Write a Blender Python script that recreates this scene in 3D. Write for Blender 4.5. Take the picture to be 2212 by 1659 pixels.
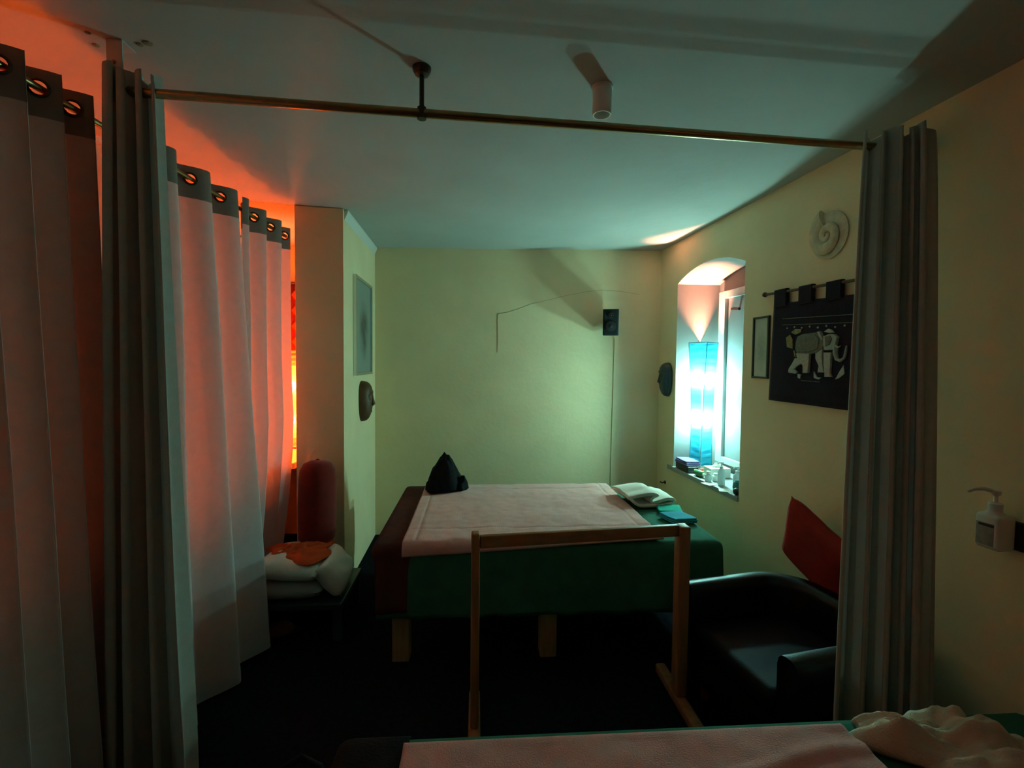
import bpy, bmesh, math, random
from mathutils import Vector, Matrix, noise as mnoise
random.seed(7)
PI = math.pi
S = bpy.context.scene
COL = S.collection
for o in list(bpy.data.objects):
    bpy.data.objects.remove(o)

# ------------------------------------------------------------------ camera, world, exposure
cam = bpy.data.cameras.new('camera')
cam.sensor_fit = 'HORIZONTAL'
cam.sensor_width = 36.0
cam.lens = 36.0 * 1060.0 / 2212.0
cam.clip_start = 0.02
camo = bpy.data.objects.new('camera', cam)
COL.objects.link(camo)
S.camera = camo
# looking down the room: turned 4 degrees right, tipped 2.4 degrees down, slight roll
cam_right = Vector((0.997394, -0.071452, 0.009991))
cam_up = Vector((-0.007011, 0.041837, 0.999100))
cam_back = Vector((-0.071806, -0.996566, 0.041227))
camo.matrix_world = Matrix.Translation((0, 0, 1.6)) @ Matrix((cam_right, cam_up, cam_back)).transposed().to_4x4()
world = bpy.data.worlds.new('night')
S.world = world
world.use_nodes = True
world.node_tree.nodes['Background'].inputs[0].default_value = (0.02, 0.022, 0.03, 1)
world.node_tree.nodes['Background'].inputs[1].default_value = 0.2
S.view_settings.view_transform = 'Standard'
S.view_settings.look = 'None'
S.view_settings.exposure = 0.65
S.view_settings.gamma = 1.0
S.view_settings.use_curve_mapping = False

BULB_TEAL = 5200.0       # radiance of the bulbs in the blue paper lamp
BULB_ORANGE = 520.0     # radiance of the bulbs in the two orange lamps
def point_light(name, loc, col, watts, radius):
    l = bpy.data.lights.new(name, 'POINT')
    l.color = col; l.energy = watts; l.shadow_soft_size = radius
    o = bpy.data.objects.new(name, l); o.location = loc
    COL.objects.link(o)
    return o
# dim warm lamp in the front part of the room, behind the photographer on the right
point_light('dim_room_lamp', (1.84, -0.85, 1.60), (1.0, 0.64, 0.42), 0.5, 0.08)

# ------------------------------------------------------------------ materials
def mat(name, col, rough=0.8, spec=0.3, metal=0.0, var=0.0, vscale=8.0, bump=0.0, bscale=60.0, trans=0.0,
        emit=None, estr=0.0, coat=0.0, sheen=0.0, stretch=None):
    m = bpy.data.materials.new(name)
    m.use_nodes = True
    nt = m.node_tree
    b = nt.nodes['Principled BSDF']
    b.inputs['Base Color'].default_value = (*col, 1)
    b.inputs['Roughness'].default_value = rough
    b.inputs['Specular IOR Level'].default_value = spec
    b.inputs['Metallic'].default_value = metal
    b.inputs['Coat Weight'].default_value = coat
    b.inputs['Sheen Weight'].default_value = sheen
    if emit:
        b.inputs['Emission Color'].default_value = (*emit, 1)
        b.inputs['Emission Strength'].default_value = estr
    tc = nt.nodes.new('ShaderNodeTexCoord')
    mp = nt.nodes.new('ShaderNodeMapping')
    nt.links.new(tc.outputs['Object'], mp.inputs[0])
    if stretch:
        mp.inputs['Scale'].default_value = stretch
    if var > 0:
        n = nt.nodes.new('ShaderNodeTexNoise')
        n.inputs['Scale'].default_value = vscale
        n.inputs['Detail'].default_value = 5
        nt.links.new(mp.outputs[0], n.inputs['Vector'])
        r = nt.nodes.new('ShaderNodeMapRange')
        r.inputs[1].default_value = 0.3; r.inputs[2].default_value = 0.7
        r.inputs[3].default_value = 1 - var; r.inputs[4].default_value = 1 + var
        nt.links.new(n.outputs[0], r.inputs[0])
        mx = nt.nodes.new('ShaderNodeMix'); mx.data_type = 'RGBA'; mx.blend_type = 'MULTIPLY'
        mx.inputs[0].default_value = 1
        mx.inputs[6].default_value = (*col, 1)
        nt.links.new(r.outputs[0], mx.inputs[7])
        nt.links.new(mx.outputs[2], b.inputs['Base Color'])
    if bump > 0:
        n2 = nt.nodes.new('ShaderNodeTexNoise')
        n2.inputs['Scale'].default_value = bscale
        n2.inputs['Detail'].default_value = 4
        nt.links.new(mp.outputs[0], n2.inputs['Vector'])
        bp = nt.nodes.new('ShaderNodeBump')
        bp.inputs['Strength'].default_value = bump
        bp.inputs['Distance'].default_value = 0.01
        nt.links.new(n2.outputs[0], bp.inputs['Height'])
        nt.links.new(bp.outputs[0], b.inputs['Normal'])
    if trans > 0:
        out = nt.nodes['Material Output']
        t = nt.nodes.new('ShaderNodeBsdfTranslucent')
        t.inputs[0].default_value = (*col, 1)
        ms = nt.nodes.new('ShaderNodeMixShader')
        ms.inputs[0].default_value = trans
        nt.links.new(b.outputs[0], ms.inputs[1]); nt.links.new(t.outputs[0], ms.inputs[2])
        nt.links.new(ms.outputs[0], out.inputs[0])
    return m

def paper(name, diffuse, glow, through, clear):
    """thin lamp paper: reflects, glows from behind, and lets a little light straight through"""
    m = bpy.data.materials.new(name); m.use_nodes = True
    nt = m.node_tree; nt.nodes.clear()
    out = nt.nodes.new('ShaderNodeOutputMaterial')
    d = nt.nodes.new('ShaderNodeBsdfDiffuse'); d.inputs[0].default_value = (*diffuse, 1)
    t = nt.nodes.new('ShaderNodeBsdfTranslucent')
    c = nt.nodes.new('ShaderNodeBsdfTransparent'); c.inputs[0].default_value = (*through, 1)
    tc = nt.nodes.new('ShaderNodeTexCoord')
    mp = nt.nodes.new('ShaderNodeMapping'); mp.inputs['Scale'].default_value = (6, 6, 90)
    n = nt.nodes.new('ShaderNodeTexNoise'); n.inputs['Scale'].default_value = 1.0; n.inputs['Detail'].default_value = 3
    nt.links.new(tc.outputs['Object'], mp.inputs[0]); nt.links.new(mp.outputs[0], n.inputs['Vector'])
    r = nt.nodes.new('ShaderNodeMapRange'); r.inputs[1].default_value = 0.35; r.inputs[2].default_value = 0.6
    r.inputs[3].default_value = 0.6; r.inputs[4].default_value = 1.05
    nt.links.new(n.outputs[0], r.inputs[0])
    mx = nt.nodes.new('ShaderNodeMix'); mx.data_type = 'RGBA'; mx.blend_type = 'MULTIPLY'; mx.inputs[0].default_value = 1
    mx.inputs[6].default_value = (*glow, 1)
    nt.links.new(r.outputs[0], mx.inputs[7]); nt.links.new(mx.outputs[2], t.inputs[0])
    a = nt.nodes.new('ShaderNodeMixShader'); a.inputs[0].default_value = 0.7
    nt.links.new(d.outputs[0], a.inputs[1]); nt.links.new(t.outputs[0], a.inputs[2])
    b = nt.nodes.new('ShaderNodeMixShader'); b.inputs[0].default_value = clear
    nt.links.new(a.outputs[0], b.inputs[1]); nt.links.new(c.outputs[0], b.inputs[2])
    nt.links.new(b.outputs[0], out.inputs[0])
    return m

def bulb_mat(name, col, strength):
    m = bpy.data.materials.new(name); m.use_nodes = True
    nt = m.node_tree; nt.nodes.clear()
    out = nt.nodes.new('ShaderNodeOutputMaterial')
    e = nt.nodes.new('ShaderNodeEmission'); e.inputs[0].default_value = (*col, 1); e.inputs[1].default_value = strength
    nt.links.new(e.outputs[0], out.inputs[0])
    return m

def glass(name, tint):
    m = bpy.data.materials.new(name); m.use_nodes = True
    nt = m.node_tree; nt.nodes.clear()
    out = nt.nodes.new('ShaderNodeOutputMaterial')
    t = nt.nodes.new('ShaderNodeBsdfTransparent'); t.inputs[0].default_value = (*tint, 1)
    g = nt.nodes.new('ShaderNodeBsdfGlossy'); g.inputs['Roughness'].default_value = 0.08
    a = nt.nodes.new('ShaderNodeMixShader'); a.inputs[0].default_value = 0.06
    nt.links.new(t.outputs[0], a.inputs[1]); nt.links.new(g.outputs[0], a.inputs[2]); nt.links.new(a.outputs[0], out.inputs[0])
    return m

M = {}
M['cream'] = mat('cream_plaster', (0.94, 0.75, 0.47), 0.9, 0.15, var=0.05, vscale=3, bump=0.18, bscale=25)
M['dark_wall'] = mat('dark_low_bounce_wall', (0.10, 0.07, 0.05), 0.7, 0.2, var=0.2, vscale=4)  # unseen wall behind the camera, coloured dark to cut bounced light
M['white_wall'] = mat('white_plaster', (0.80, 0.76, 0.68), 0.9, 0.15, var=0.04, vscale=3, bump=0.15, bscale=25)
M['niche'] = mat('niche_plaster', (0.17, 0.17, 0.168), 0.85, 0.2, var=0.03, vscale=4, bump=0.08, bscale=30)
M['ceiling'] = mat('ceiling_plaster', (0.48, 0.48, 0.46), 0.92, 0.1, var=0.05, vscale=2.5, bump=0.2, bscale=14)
M['carpet'] = mat('dark_carpet', (0.012, 0.012, 0.016), 1.0, 0.0, var=0.3, vscale=40, bump=0.5, bscale=250)
M['moulding'] = mat('white_moulding', (0.80, 0.80, 0.76), 0.6, 0.3)
M['seam'] = mat('plaster_crack', (0.30, 0.28, 0.18), 0.95, 0.05)
M['cable'] = mat('cream_cable', (0.60, 0.54, 0.32), 0.6, 0.3)
M['window_paint'] = mat('toned_down_window_paint', (0.38, 0.38, 0.37), 0.5, 0.35)  # white paint coloured darker to offset the niche lamp's glare
M['frame_white'] = mat('white_paint', (0.80, 0.78, 0.74), 0.45, 0.4)
M['panel_grey'] = mat('grey_blind_panel', (0.17, 0.18, 0.185), 0.7, 0.3, var=0.05, vscale=5)
M['curtain'] = mat('curtain_linen', (0.64, 0.60, 0.60), 0.95, 0.05, var=0.05, vscale=30, bump=0.08, bscale=400, trans=0.27, sheen=0.1)
M['curtain_dimmed'] = mat('dimmed_curtain_linen', (0.60, 0.50, 0.46), 0.95, 0.05, var=0.05, vscale=30, bump=0.08, bscale=400, trans=0.08)  # same linen, colour and translucency lowered so the near curtain looks less lit
M['curtain_thick'] = mat('curtain_header_linen', (0.24, 0.20, 0.17), 0.95, 0.05, var=0.05, vscale=30, bump=0.08, bscale=400, trans=0.03)
M['drape'] = mat('divider_linen', (0.50, 0.48, 0.43), 0.95, 0.05, var=0.06, vscale=30, bump=0.08, bscale=400, trans=0.08)
M['brass'] = mat('aged_brass', (0.34, 0.22, 0.10), 0.32, 0.5, 1.0, var=0.1, vscale=30)
M['dark_metal'] = mat('dark_bronze', (0.06, 0.045, 0.03), 0.4, 0.5, 0.8)
M['steel'] = mat('grey_painted_steel', (0.50, 0.54, 0.54), 0.5, 0.4, 0.1)
M['eyelet'] = mat('eyelet_metal', (0.10, 0.07, 0.05), 0.35, 0.5, 0.9)
M['pine'] = mat('pine_wood', (0.36, 0.17, 0.065), 0.55, 0.3, var=0.25, vscale=3, bump=0.05, bscale=20, stretch=(12, 12, 1.2))
M['pine_rail'] = mat('pine_wood_rail', (0.36, 0.17, 0.065), 0.5, 0.3, var=0.25, vscale=3, bump=0.05, bscale=20, stretch=(1.2, 12, 12))
M['leg_wood'] = mat('table_leg_wood', (0.40, 0.24, 0.10), 0.6, 0.3, var=0.2, vscale=3, stretch=(14, 14, 1.5))
M['green'] = mat('dark_green_cotton', (0.035, 0.15, 0.095), 0.95, 0.08, var=0.12, vscale=12, bump=0.15, bscale=120)
M['maroon'] = mat('maroon_cloth', (0.085, 0.028, 0.022), 0.95, 0.08, var=0.15, vscale=14, bump=0.15, bscale=150)
M['pink'] = mat('pink_terry', (0.80, 0.43, 0.39), 1.0, 0.02, var=0.08, vscale=18, bump=0.45, bscale=260, sheen=0.2)
M['white_cloth'] = mat('white_terry', (0.84, 0.79, 0.70), 0.95, 0.05, var=0.04, vscale=14, bump=0.3, bscale=220)
M['cream_cloth'] = mat('cream_terry', (0.66, 0.59, 0.46), 0.95, 0.05, var=0.06, vscale=14, bump=0.4, bscale=200)
M['grey_cloth'] = mat('grey_blanket', (0.46, 0.46, 0.46), 0.95, 0.05, var=0.06, vscale=14, bump=0.3, bscale=200)
M['teal_cloth'] = mat('teal_cotton', (0.03, 0.40, 0.30), 0.95, 0.05, var=0.08, vscale=14, bump=0.2, bscale=200)
M['blue_cloth'] = mat('blue_cotton', (0.07, 0.38, 0.50), 0.95, 0.05, var=0.08, vscale=14, bump=0.2, bscale=200)
M['purple_cloth'] = mat('purple_cotton', (0.20, 0.17, 0.36), 0.95, 0.05, var=0.08, vscale=14, bump=0.2, bscale=200)
M['black_cloth'] = mat('black_cloth', (0.010, 0.011, 0.013), 0.9, 0.1, var=0.2, vscale=20, bump=0.3, bscale=120)
M['red_velvet'] = mat('dark_red_velvet', (0.20, 0.018, 0.012), 0.95, 0.05, var=0.1, vscale=20, bump=0.15, bscale=200, sheen=0.2)
M['red_cushion'] = mat('red_cotton', (0.36, 0.035, 0.025), 0.95, 0.05, var=0.08, vscale=20, bump=0.2, bscale=260)
M['orange_cloth'] = mat('orange_red_cloth', (0.55, 0.10, 0.03), 0.95, 0.05, var=0.12, vscale=20, bump=0.2, bscale=160)
M['leather'] = mat('black_leather', (0.003, 0.003, 0.004), 0.34, 0.35, bump=0.10, bscale=160)
M['leather_seat'] = mat('low_sheen_black_leather', (0.003, 0.003, 0.004), 0.6, 0.12, bump=0.10, bscale=160)  # same leather as the shell, sheen turned down to keep the seat dark
M['black_plastic'] = mat('black_plastic', (0.018, 0.02, 0.02), 0.5, 0.35)
M['grille'] = mat('speaker_grille', (0.010, 0.012, 0.012), 0.8, 0.2, bump=0.5, bscale=500)
M['cone'] = mat('speaker_cone', (0.028, 0.03, 0.03), 0.55, 0.3)
M['white_plastic'] = mat('white_plastic', (0.78, 0.77, 0.72), 0.35, 0.5)
M['clear_plastic'] = mat('milky_plastic', (0.66, 0.72, 0.72), 0.3, 0.5, trans=0.35)
M['label_dark'] = mat('label_print', (0.05, 0.05, 0.07), 0.6, 0.2)
M['label_paper'] = mat('label_paper', (0.38, 0.36, 0.33), 0.7, 0.2, var=0.15, vscale=60)
M['dark_wood'] = mat('dark_carved_wood', (0.12, 0.055, 0.022), 0.5, 0.35, var=0.25, vscale=14, bump=0.1, bscale=60)
M['mask_dark'] = mat('black_lacquer_wood', (0.03, 0.045, 0.045), 0.35, 0.45, var=0.2, vscale=14)
M['chrome'] = mat('silver_frame', (0.70, 0.72, 0.72), 0.25, 0.5, 0.9)
M['black_frame'] = mat('dark_thin_frame', (0.07, 0.08, 0.07), 0.5, 0.3)
M['velvet'] = mat('aubergine_velvet', (0.022, 0.014, 0.026), 0.95, 0.05, var=0.2, vscale=16, bump=0.2, bscale=140, sheen=0.15)
M['silver_cloth'] = mat('silver_grey_satin', (0.46, 0.45, 0.39), 0.6, 0.35, var=0.15, vscale=60, bump=0.2, bscale=180)
M['dark_satin'] = mat('olive_grey_satin', (0.19, 0.19, 0.14), 0.65, 0.3, var=0.2, vscale=60, bump=0.2, bscale=180)
M['gold_cloth'] = mat('gold_embroidery', (0.30, 0.24, 0.10), 0.55, 0.35, var=0.3, vscale=80, bump=0.4, bscale=120)
M['stone'] = mat('cream_shell', (0.72, 0.62, 0.42), 0.8, 0.2, var=0.14, vscale=26, bump=0.25, bscale=60)
M['teal_paper'] = paper('teal_lamp_paper', (0.03, 0.34, 0.46), (0.002, 0.085, 0.17), (0.095, 0.53, 0.73), 0.28)
M['orange_paper'] = paper('orange_lamp_paper', (0.75, 0.25, 0.08), (0.80, 0.25, 0.06), (0.98, 0.36, 0.10), 0.30)
M['bulb_salmon'] = bulb_mat('warm_bulb_glow', (1.0, 0.40, 0.24), BULB_TEAL)
M['bulb_orange'] = bulb_mat('orange_bulb_glow', (1.0, 0.34, 0.12), BULB_ORANGE)
M['shade_wire'] = mat('lamp_wire', (0.03, 0.12, 0.16), 0.6, 0.3)
M['clearglass'] = glass('thin_clear_glass', (0.95, 0.97, 0.96))
M['teal_jar'] = mat('teal_glazed_ceramic', (0.03, 0.17, 0.16), 0.25, 0.5)
M['green_plastic'] = mat('green_plastic', (0.08, 0.24, 0.10), 0.4, 0.4)
M['brown_leather'] = mat('brown_orange_leather', (0.24, 0.07, 0.03), 0.6, 0.3, var=0.15, vscale=20)

def art_mat(name, base, ink, cx, cz, sx, sz, scale):
    """flat print: a soft dark figure on pale paper (object coordinates: local Y / Z)"""
    m = mat(name, base, 0.6, 0.2)
    nt = m.node_tree; b = nt.nodes['Principled BSDF']
    tc = nt.nodes.new('ShaderNodeTexCoord')
    mp = nt.nodes.new('ShaderNodeMapping')
    mp.inputs['Location'].default_value = (0, -cx / sx, -cz / sz)
    mp.inputs['Scale'].default_value = (0.001, 1 / sx, 1 / sz)
    nt.links.new(tc.outputs['Object'], mp.inputs[0])
    g = nt.nodes.new('ShaderNodeTexGradient'); g.gradient_type = 'SPHERICAL'
    n = nt.nodes.new('ShaderNodeTexNoise'); n.inputs['Scale'].default_value = scale; n.inputs['Detail'].default_value = 5
    nt.links.new(tc.outputs['Object'], n.inputs['Vector'])
    nt.links.new(mp.outputs[0], g.inputs[0])
    mu = nt.nodes.new('ShaderNodeMath'); mu.operation = 'MULTIPLY'
    nt.links.new(g.outputs[1], mu.inputs[0]); nt.links.new(n.outputs[0], mu.inputs[1])
    r = nt.nodes.new('ShaderNodeMapRange'); r.inputs[1].default_value = 0.05; r.inputs[2].default_value = 0.40
    nt.links.new(mu.outputs[0], r.inputs[0])
    mx = nt.nodes.new('ShaderNodeMix'); mx.data_type = 'RGBA'
    mx.inputs[6].default_value = (*base, 1); mx.inputs[7].default_value = (*ink, 1)
    nt.links.new(r.outputs[0], mx.inputs[0]); nt.links.new(mx.outputs[2], b.inputs['Base Color'])
    return m

# ------------------------------------------------------------------ object helpers
def wloc(o):
    v = Vector((0, 0, 0))
    while o:
        v += o.location
        o = o.parent
    return v

def obj(name, bm, m, parent=None, smooth=None, origin=None):
    """link a bmesh (world coordinates) as one mesh object; parents are unrotated"""
    base = wloc(parent) if parent else Vector((0, 0, 0))
    org = Vector(origin) if origin is not None else base
    bmesh.ops.translate(bm, verts=bm.verts, vec=-org)
    me = bpy.data.meshes.new(name)
    if smooth is not None:
        for f in bm.faces:
            f.smooth = True
        if smooth < 3:
            for e in bm.edges:
                if len(e.link_faces) == 2 and e.calc_face_angle(0) > smooth:
                    e.smooth = False
    bm.to_mesh(me); bm.free()
    me.materials.append(m)
    o = bpy.data.objects.new(name, me)
    COL.objects.link(o)
    o.location = org - base if parent else org
    if parent: o.parent = parent
    return o

def thing(name, label, cat, loc=(0, 0, 0), group=None):
    o = bpy.data.objects.new(name, None)
    o.empty_display_size = 0.05
    COL.objects.link(o); o.location = loc
    return tag(o, label, cat, group)

def tag(o, label, cat, group=None):
    o['label'] = label; o['category'] = cat
    if group: o['group'] = group
    return o

def struct(name, bm, m, smooth=None, parent=None):
    o = obj(name, bm, m, parent, smooth)
    if not parent: o['kind'] = 'structure'
    return o

def NB(): return bmesh.new()

def box(bm, x0, x1, y0, y1, z0, z1, bev=0.0, seg=2, mtx=None):
    r = bmesh.ops.create_cube(bm, size=1.0)
    vs = r['verts']
    for v in vs:
        v.co = Vector(((x0 + x1) / 2 + v.co.x * (x1 - x0), (y0 + y1) / 2 + v.co.y * (y1 - y0), (z0 + z1) / 2 + v.co.z * (z1 - z0)))
    if bev > 0:
        es = list({e for v in vs for e in v.link_edges})
        g = bmesh.ops.bevel(bm, geom=es, offset=bev, segments=seg, profile=0.5, affect='EDGES')
        vs = list({v for f in g['faces'] for v in f.verts} | {v for v in vs if v.is_valid})
    if mtx is not None:
        bmesh.ops.transform(bm, matrix=mtx, verts=vs)
    return vs

def tube(bm, pts, rad, n=10, cap=True):
    pts = [Vector(p) for p in pts]
    rs = rad if isinstance(rad, (list, tuple)) else [rad] * len(pts)
    rings = []
    prev = None
    for i, p in enumerate(pts):
        d = (pts[min(i + 1, len(pts) - 1)] - pts[max(i - 1, 0)]).normalized()
        if prev is None:
            a = d.orthogonal().normalized()
        else:
            a = (prev - d * prev.dot(d))
            a = a.normalized() if a.length > 1e-6 else d.orthogonal().normalized()
        prev = a
        b = d.cross(a)
        rings.append([bm.verts.new(p + (a * math.cos(2 * PI * k / n) + b * math.sin(2 * PI * k / n)) * rs[i]) for k in range(n)])
    for r0, r1 in zip(rings, rings[1:]):
        for k in range(n):
            bm.faces.new((r0[k], r0[(k + 1) % n], r1[(k + 1) % n], r1[k]))
    if cap:
        bm.faces.new(list(reversed(rings[0]))); bm.faces.new(rings[-1])

def lathe(bm, prof, c=(0, 0, 0), n=24, axis=None):
    """prof: (radius, height) list, closed at both ends"""
    q = Vector((0, 0, 1)).rotation_difference(Vector(axis)).to_matrix() if axis else Matrix.Identity(3)
    rings = []
    for r, h in prof:
        rings.append([bm.verts.new(Vector(c) + q @ Vector((r * math.cos(2 * PI * k / n), r * math.sin(2 * PI * k / n), h))) for k in range(n)])
    for r0, r1 in zip(rings, rings[1:]):
        for k in range(n):
            bm.faces.new((r0[k], r0[(k + 1) % n], r1[(k + 1) % n], r1[k]))
    bm.faces.new(list(reversed(rings[0]))); bm.faces.new(rings[-1])

def gridf(bm, fn, nu, nv, closed_u=False):
    vs = [[bm.verts.new(fn(i / nu, j / nv)) for j in range(nv + 1)] for i in range(nu if closed_u else nu + 1)]
    fs = []
    for i in range(nu):
        a = vs[i]; b = vs[(i + 1) % len(vs)]
        for j in range(nv):
            fs.append(bm.faces.new((a[j], b[j], b[j + 1], a[j + 1])))
    return vs, fs

def solidify(o, t, offset=-1.0):
    m = o.modifiers.new('thickness', 'SOLIDIFY'); m.thickness = t; m.offset = offset
    return o

def nz(x, y, z=0.0): return mnoise.noise(Vector((x, y, z)))

def prism(bm, pts, nrm, depth, bev=0.0):
    """extrude a planar polygon (list of 3D points) along nrm"""
    nrm = Vector(nrm)
    vs = [bm.verts.new(Vector(p)) for p in pts]
    f = bm.faces.new(vs)
    f.normal_update()
    if f.normal.dot(nrm) > 0: f.normal_flip()
    r = bmesh.ops.extrude_face_region(bm, geom=[f])
    nv = [g for g in r['geom'] if isinstance(g, bmesh.types.BMVert)]
    bmesh.ops.translate(bm, verts=nv, vec=nrm * depth)
    if bev > 0:
        es = [e for e in bm.edges if all(v in nv for v in e.verts)]
        bmesh.ops.bevel(bm, geom=es, offset=bev, segments=2, profile=0.5, affect='EDGES')

def WX(y): return 1.67 + 0.055 * (4.4 - y)             # the right wall runs slightly out of square
def W(y, z, off=0.0): return Vector((WX(y) - off, y, z))
WN = Vector((-1, -0.055, 0)).normalized()

# ------------------------------------------------------------------ room shell
ZC = 2.64
YB0, YB1 = 4.58, 4.40        # back wall: left corner, right corner
XL = -1.78
XP = -0.93                   # right face of the chimney-like pillar
def YB(x): return YB0 + (YB1 - YB0) * (x - XP) / (1.67 - XP)

bm = NB(); box(bm, -2.0, 2.4, -2.4, 5.0, -0.1, 0.0); struct('floor', bm, M['carpet'])
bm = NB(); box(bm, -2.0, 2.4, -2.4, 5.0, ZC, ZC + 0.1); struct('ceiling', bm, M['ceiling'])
bm = NB()
prism(bm, [(-2.0, YB(-2.0), 0), (1.9, YB(1.9), 0), (1.9, YB(1.9), ZC), (-2.0, YB(-2.0), ZC)], (0, 1, 0), 0.12)
wall_back = struct('wall_back', bm, M['cream'])
bm = NB(); box(bm, XL - 0.12, XL, -2.2, 5.0, 0, ZC); struct('wall_left', bm, M['white_wall'])
bm = NB(); box(bm, -2.0, 2.4, -2.32, -2.2, 0, ZC); struct('wall_front', bm, M['dark_wall'])

# right wall with an arched window niche
NY0, NY1, NS, NZ0, NARC = 3.11, 4.065, 2.285, 0.728, 0.095
ND = 0.37
def arch(y):
    u = (y - (NY0 + NY1) / 2) / ((NY1 - NY0) / 2)
    R = ((NY1 - NY0) ** 2 / 4 + NARC ** 2) / (2 * NARC)
    h = math.sqrt(max(R * R - (u * (NY1 - NY0) / 2) ** 2, 0)) - (R - NARC)
    return NS + h
bm = NB()
def quad(bm, *p): return bm.faces.new([bm.verts.new(Vector(q)) for q in p])
yb = YB(1.67)
quad(bm, W(-2.2, 0), W(NY0, 0), W(NY0, ZC), W(-2.2, ZC))
quad(bm, W(NY1, 0), W(yb + 0.05, 0), W(yb + 0.05, ZC), W(NY1, ZC))
quad(bm, W(NY0, 0), W(NY1, 0), W(NY1, NZ0), W(NY0, NZ0))
NSEG = 28
for i in range(NSEG):
    a = NY0 + (NY1 - NY0) * i / NSEG; b = NY0 + (NY1 - NY0) * (i + 1) / NSEG
    quad(bm, W(a, arch(a)), W(b, arch(b)), W(b, ZC), W(a, ZC))
bmesh.ops.remove_doubles(bm, verts=bm.verts, dist=1e-4)
# outer skin so that the wall is a closed shell around the niche
quad(bm, W(-2.2, 0, -0.6), W(yb + 0.05, 0, -0.6), W(yb + 0.05, ZC, -0.6), W(-2.2, ZC, -0.6))
wall_right = struct('wall_right', bm, M['cream'])
bm = NB()
quad(bm, W(NY0, NZ0), W(NY0, NS), W(NY0 + 0.03, NS, -ND), W(NY0 + 0.03, NZ0, -ND))
quad(bm, W(NY1, NZ0), W(NY1, NS), W(NY1, NS, -ND), W(NY1, NZ0, -ND))
for i in range(NSEG):
    a = NY0 + (NY1 - NY0) * i / NSEG; b = NY0 + (NY1 - NY0) * (i + 1) / NSEG
    quad(bm, W(a, arch(a)), W(b, arch(b)), W(b, arch(b), -ND), W(a, arch(a), -ND))
quad(bm, W(NY0, NZ0, -ND), W(NY1, NZ0, -ND), W(NY1, ZC - .1, -ND), W(NY0, ZC - .1, -ND))
bmesh.ops.remove_doubles(bm, verts=bm.verts, dist=1e-4)
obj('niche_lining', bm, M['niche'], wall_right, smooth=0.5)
bm = NB()
prism(bm, [W(NY0, NZ0 - 0.03, 0.012), W(NY1 + 0.10, NZ0 - 0.03, 0.012), W(NY1 + 0.10, NZ0 - 0.03, 0.0), W(NY1, NZ0 - 0.03, 0.0), W(NY1, NZ0 - 0.03, -ND), W(NY0, NZ0 - 0.03, -ND)], (0, 0, 1), 0.035, 0.004)
obj('sill', bm, M['window_paint'], wall_right)

# window in the back of the niche, closed by a grey blind panel
def nbox(bm, y0, y1, z0, z1, o0, o1, bev=0.003):
    prism(bm, [W(y0, z0, o0), W(y1, z0, o0), W(y1, z1, o0), W(y0, z1, o0)], WN, o1 - o0, bev)
win = thing('window_1', 'window at the back of the lit niche', 'window', W(3.5, 0.83, -ND))
del win['category']; del win['label']; win['kind'] = 'structure'
for (a, b, c, d) in ((3.90, 3.99, 0.80, 2.21), (3.12, 3.18, 0.80, 2.21)):
    bm = NB(); nbox(bm, a, b, c, d, -ND + 0.001, -ND + 0.05); obj('window_frame', bm, M['window_paint'], win)
for (c, d) in ((0.80, 0.85), (2.15, 2.21)):
    bm = NB(); nbox(bm, 3.18, 3.90, c, d, -ND + 0.001, -ND + 0.05); obj('window_frame', bm, M['window_paint'], win)
bm = NB(); nbox(bm, 3.18, 3.90, 0.85, 2.15, -ND + 0.001, -ND + 0.022); obj('blind_panel', bm, M['panel_grey'], win)
bm = NB(); tube(bm, [W(3.735, 2.05, -ND + 0.02), W(3.735, 2.05, -ND + 0.075)], 0.013, 10); tube(bm, [W(3.76, 2.05, -ND + 0.07), W(3.66, 2.04, -ND + 0.07)], 0.011, 10)
obj('window_handle', bm, M['dark_metal'], win, smooth=0.8)

# pillar between the curtained window and the back wall
PY = 3.44
bm = NB(); prism(bm, [(-1.215, PY - 0.04, 0), (XP + 0.02, PY, 0), (XP, YB(XP) - 0.001, 0), (-1.215, YB(-1.215) - 0.001, 0)], (0, 0, 1), ZC - 0.001, 0.006)
pillar = struct('pillar', bm, M['cream'])
bm = NB()
prism(bm, [(XP + 0.021, PY + 0.03, ZC - 0.07), (XP + 0.045, PY + 0.03, ZC - 0.015), (XP + 0.045, PY + 0.03, ZC - 0.002), (XP + 0.021, PY + 0.03, ZC - 0.002)], (-0.02, 1, 0), YB(XP) - PY - 0.045, 0)
struct('trim_1', bm, M['moulding'])
# lamp ledge under the curtained window
bm = NB()
prism(bm, [(XL, -0.4, 0.86), (-1.40, -0.4, 0.86), (-1.38, 3.42, 0.86), (-1.25, 3.46, 0.86), (-1.25, YB(-1.25), 0.86), (XL, YB(XL), 0.86)], (0, 0, 1), 0.04, 0.005)
struct('trim_2', bm, M['frame_white'])

# cracked outline of a bricked-up arch on the back wall
bm = NB()
crk = [(0.186, 1.70), (0.190, 1.85), (0.184, 2.00), (0.190, 2.055), (0.28, 2.07), (0.37, 2.10), (0.50, 2.15), (0.62, 2.178), (0.80, 2.225), (1.0, 2.265), (1.13, 2.28), (1.30, 2.27), (1.47, 2.245)]
tube(bm, [(x, YB(x) - 0.0005, z) for x, z in crk], [0.0015, 0.003, 0.003, 0.003, 0.0015, 0.0015, 0.0015, 0.001, 0.001, 0.001, 0.001, 0.001, 0.0008], 5)
obj('plaster_crack', bm, M['seam'], wall_back)
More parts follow.
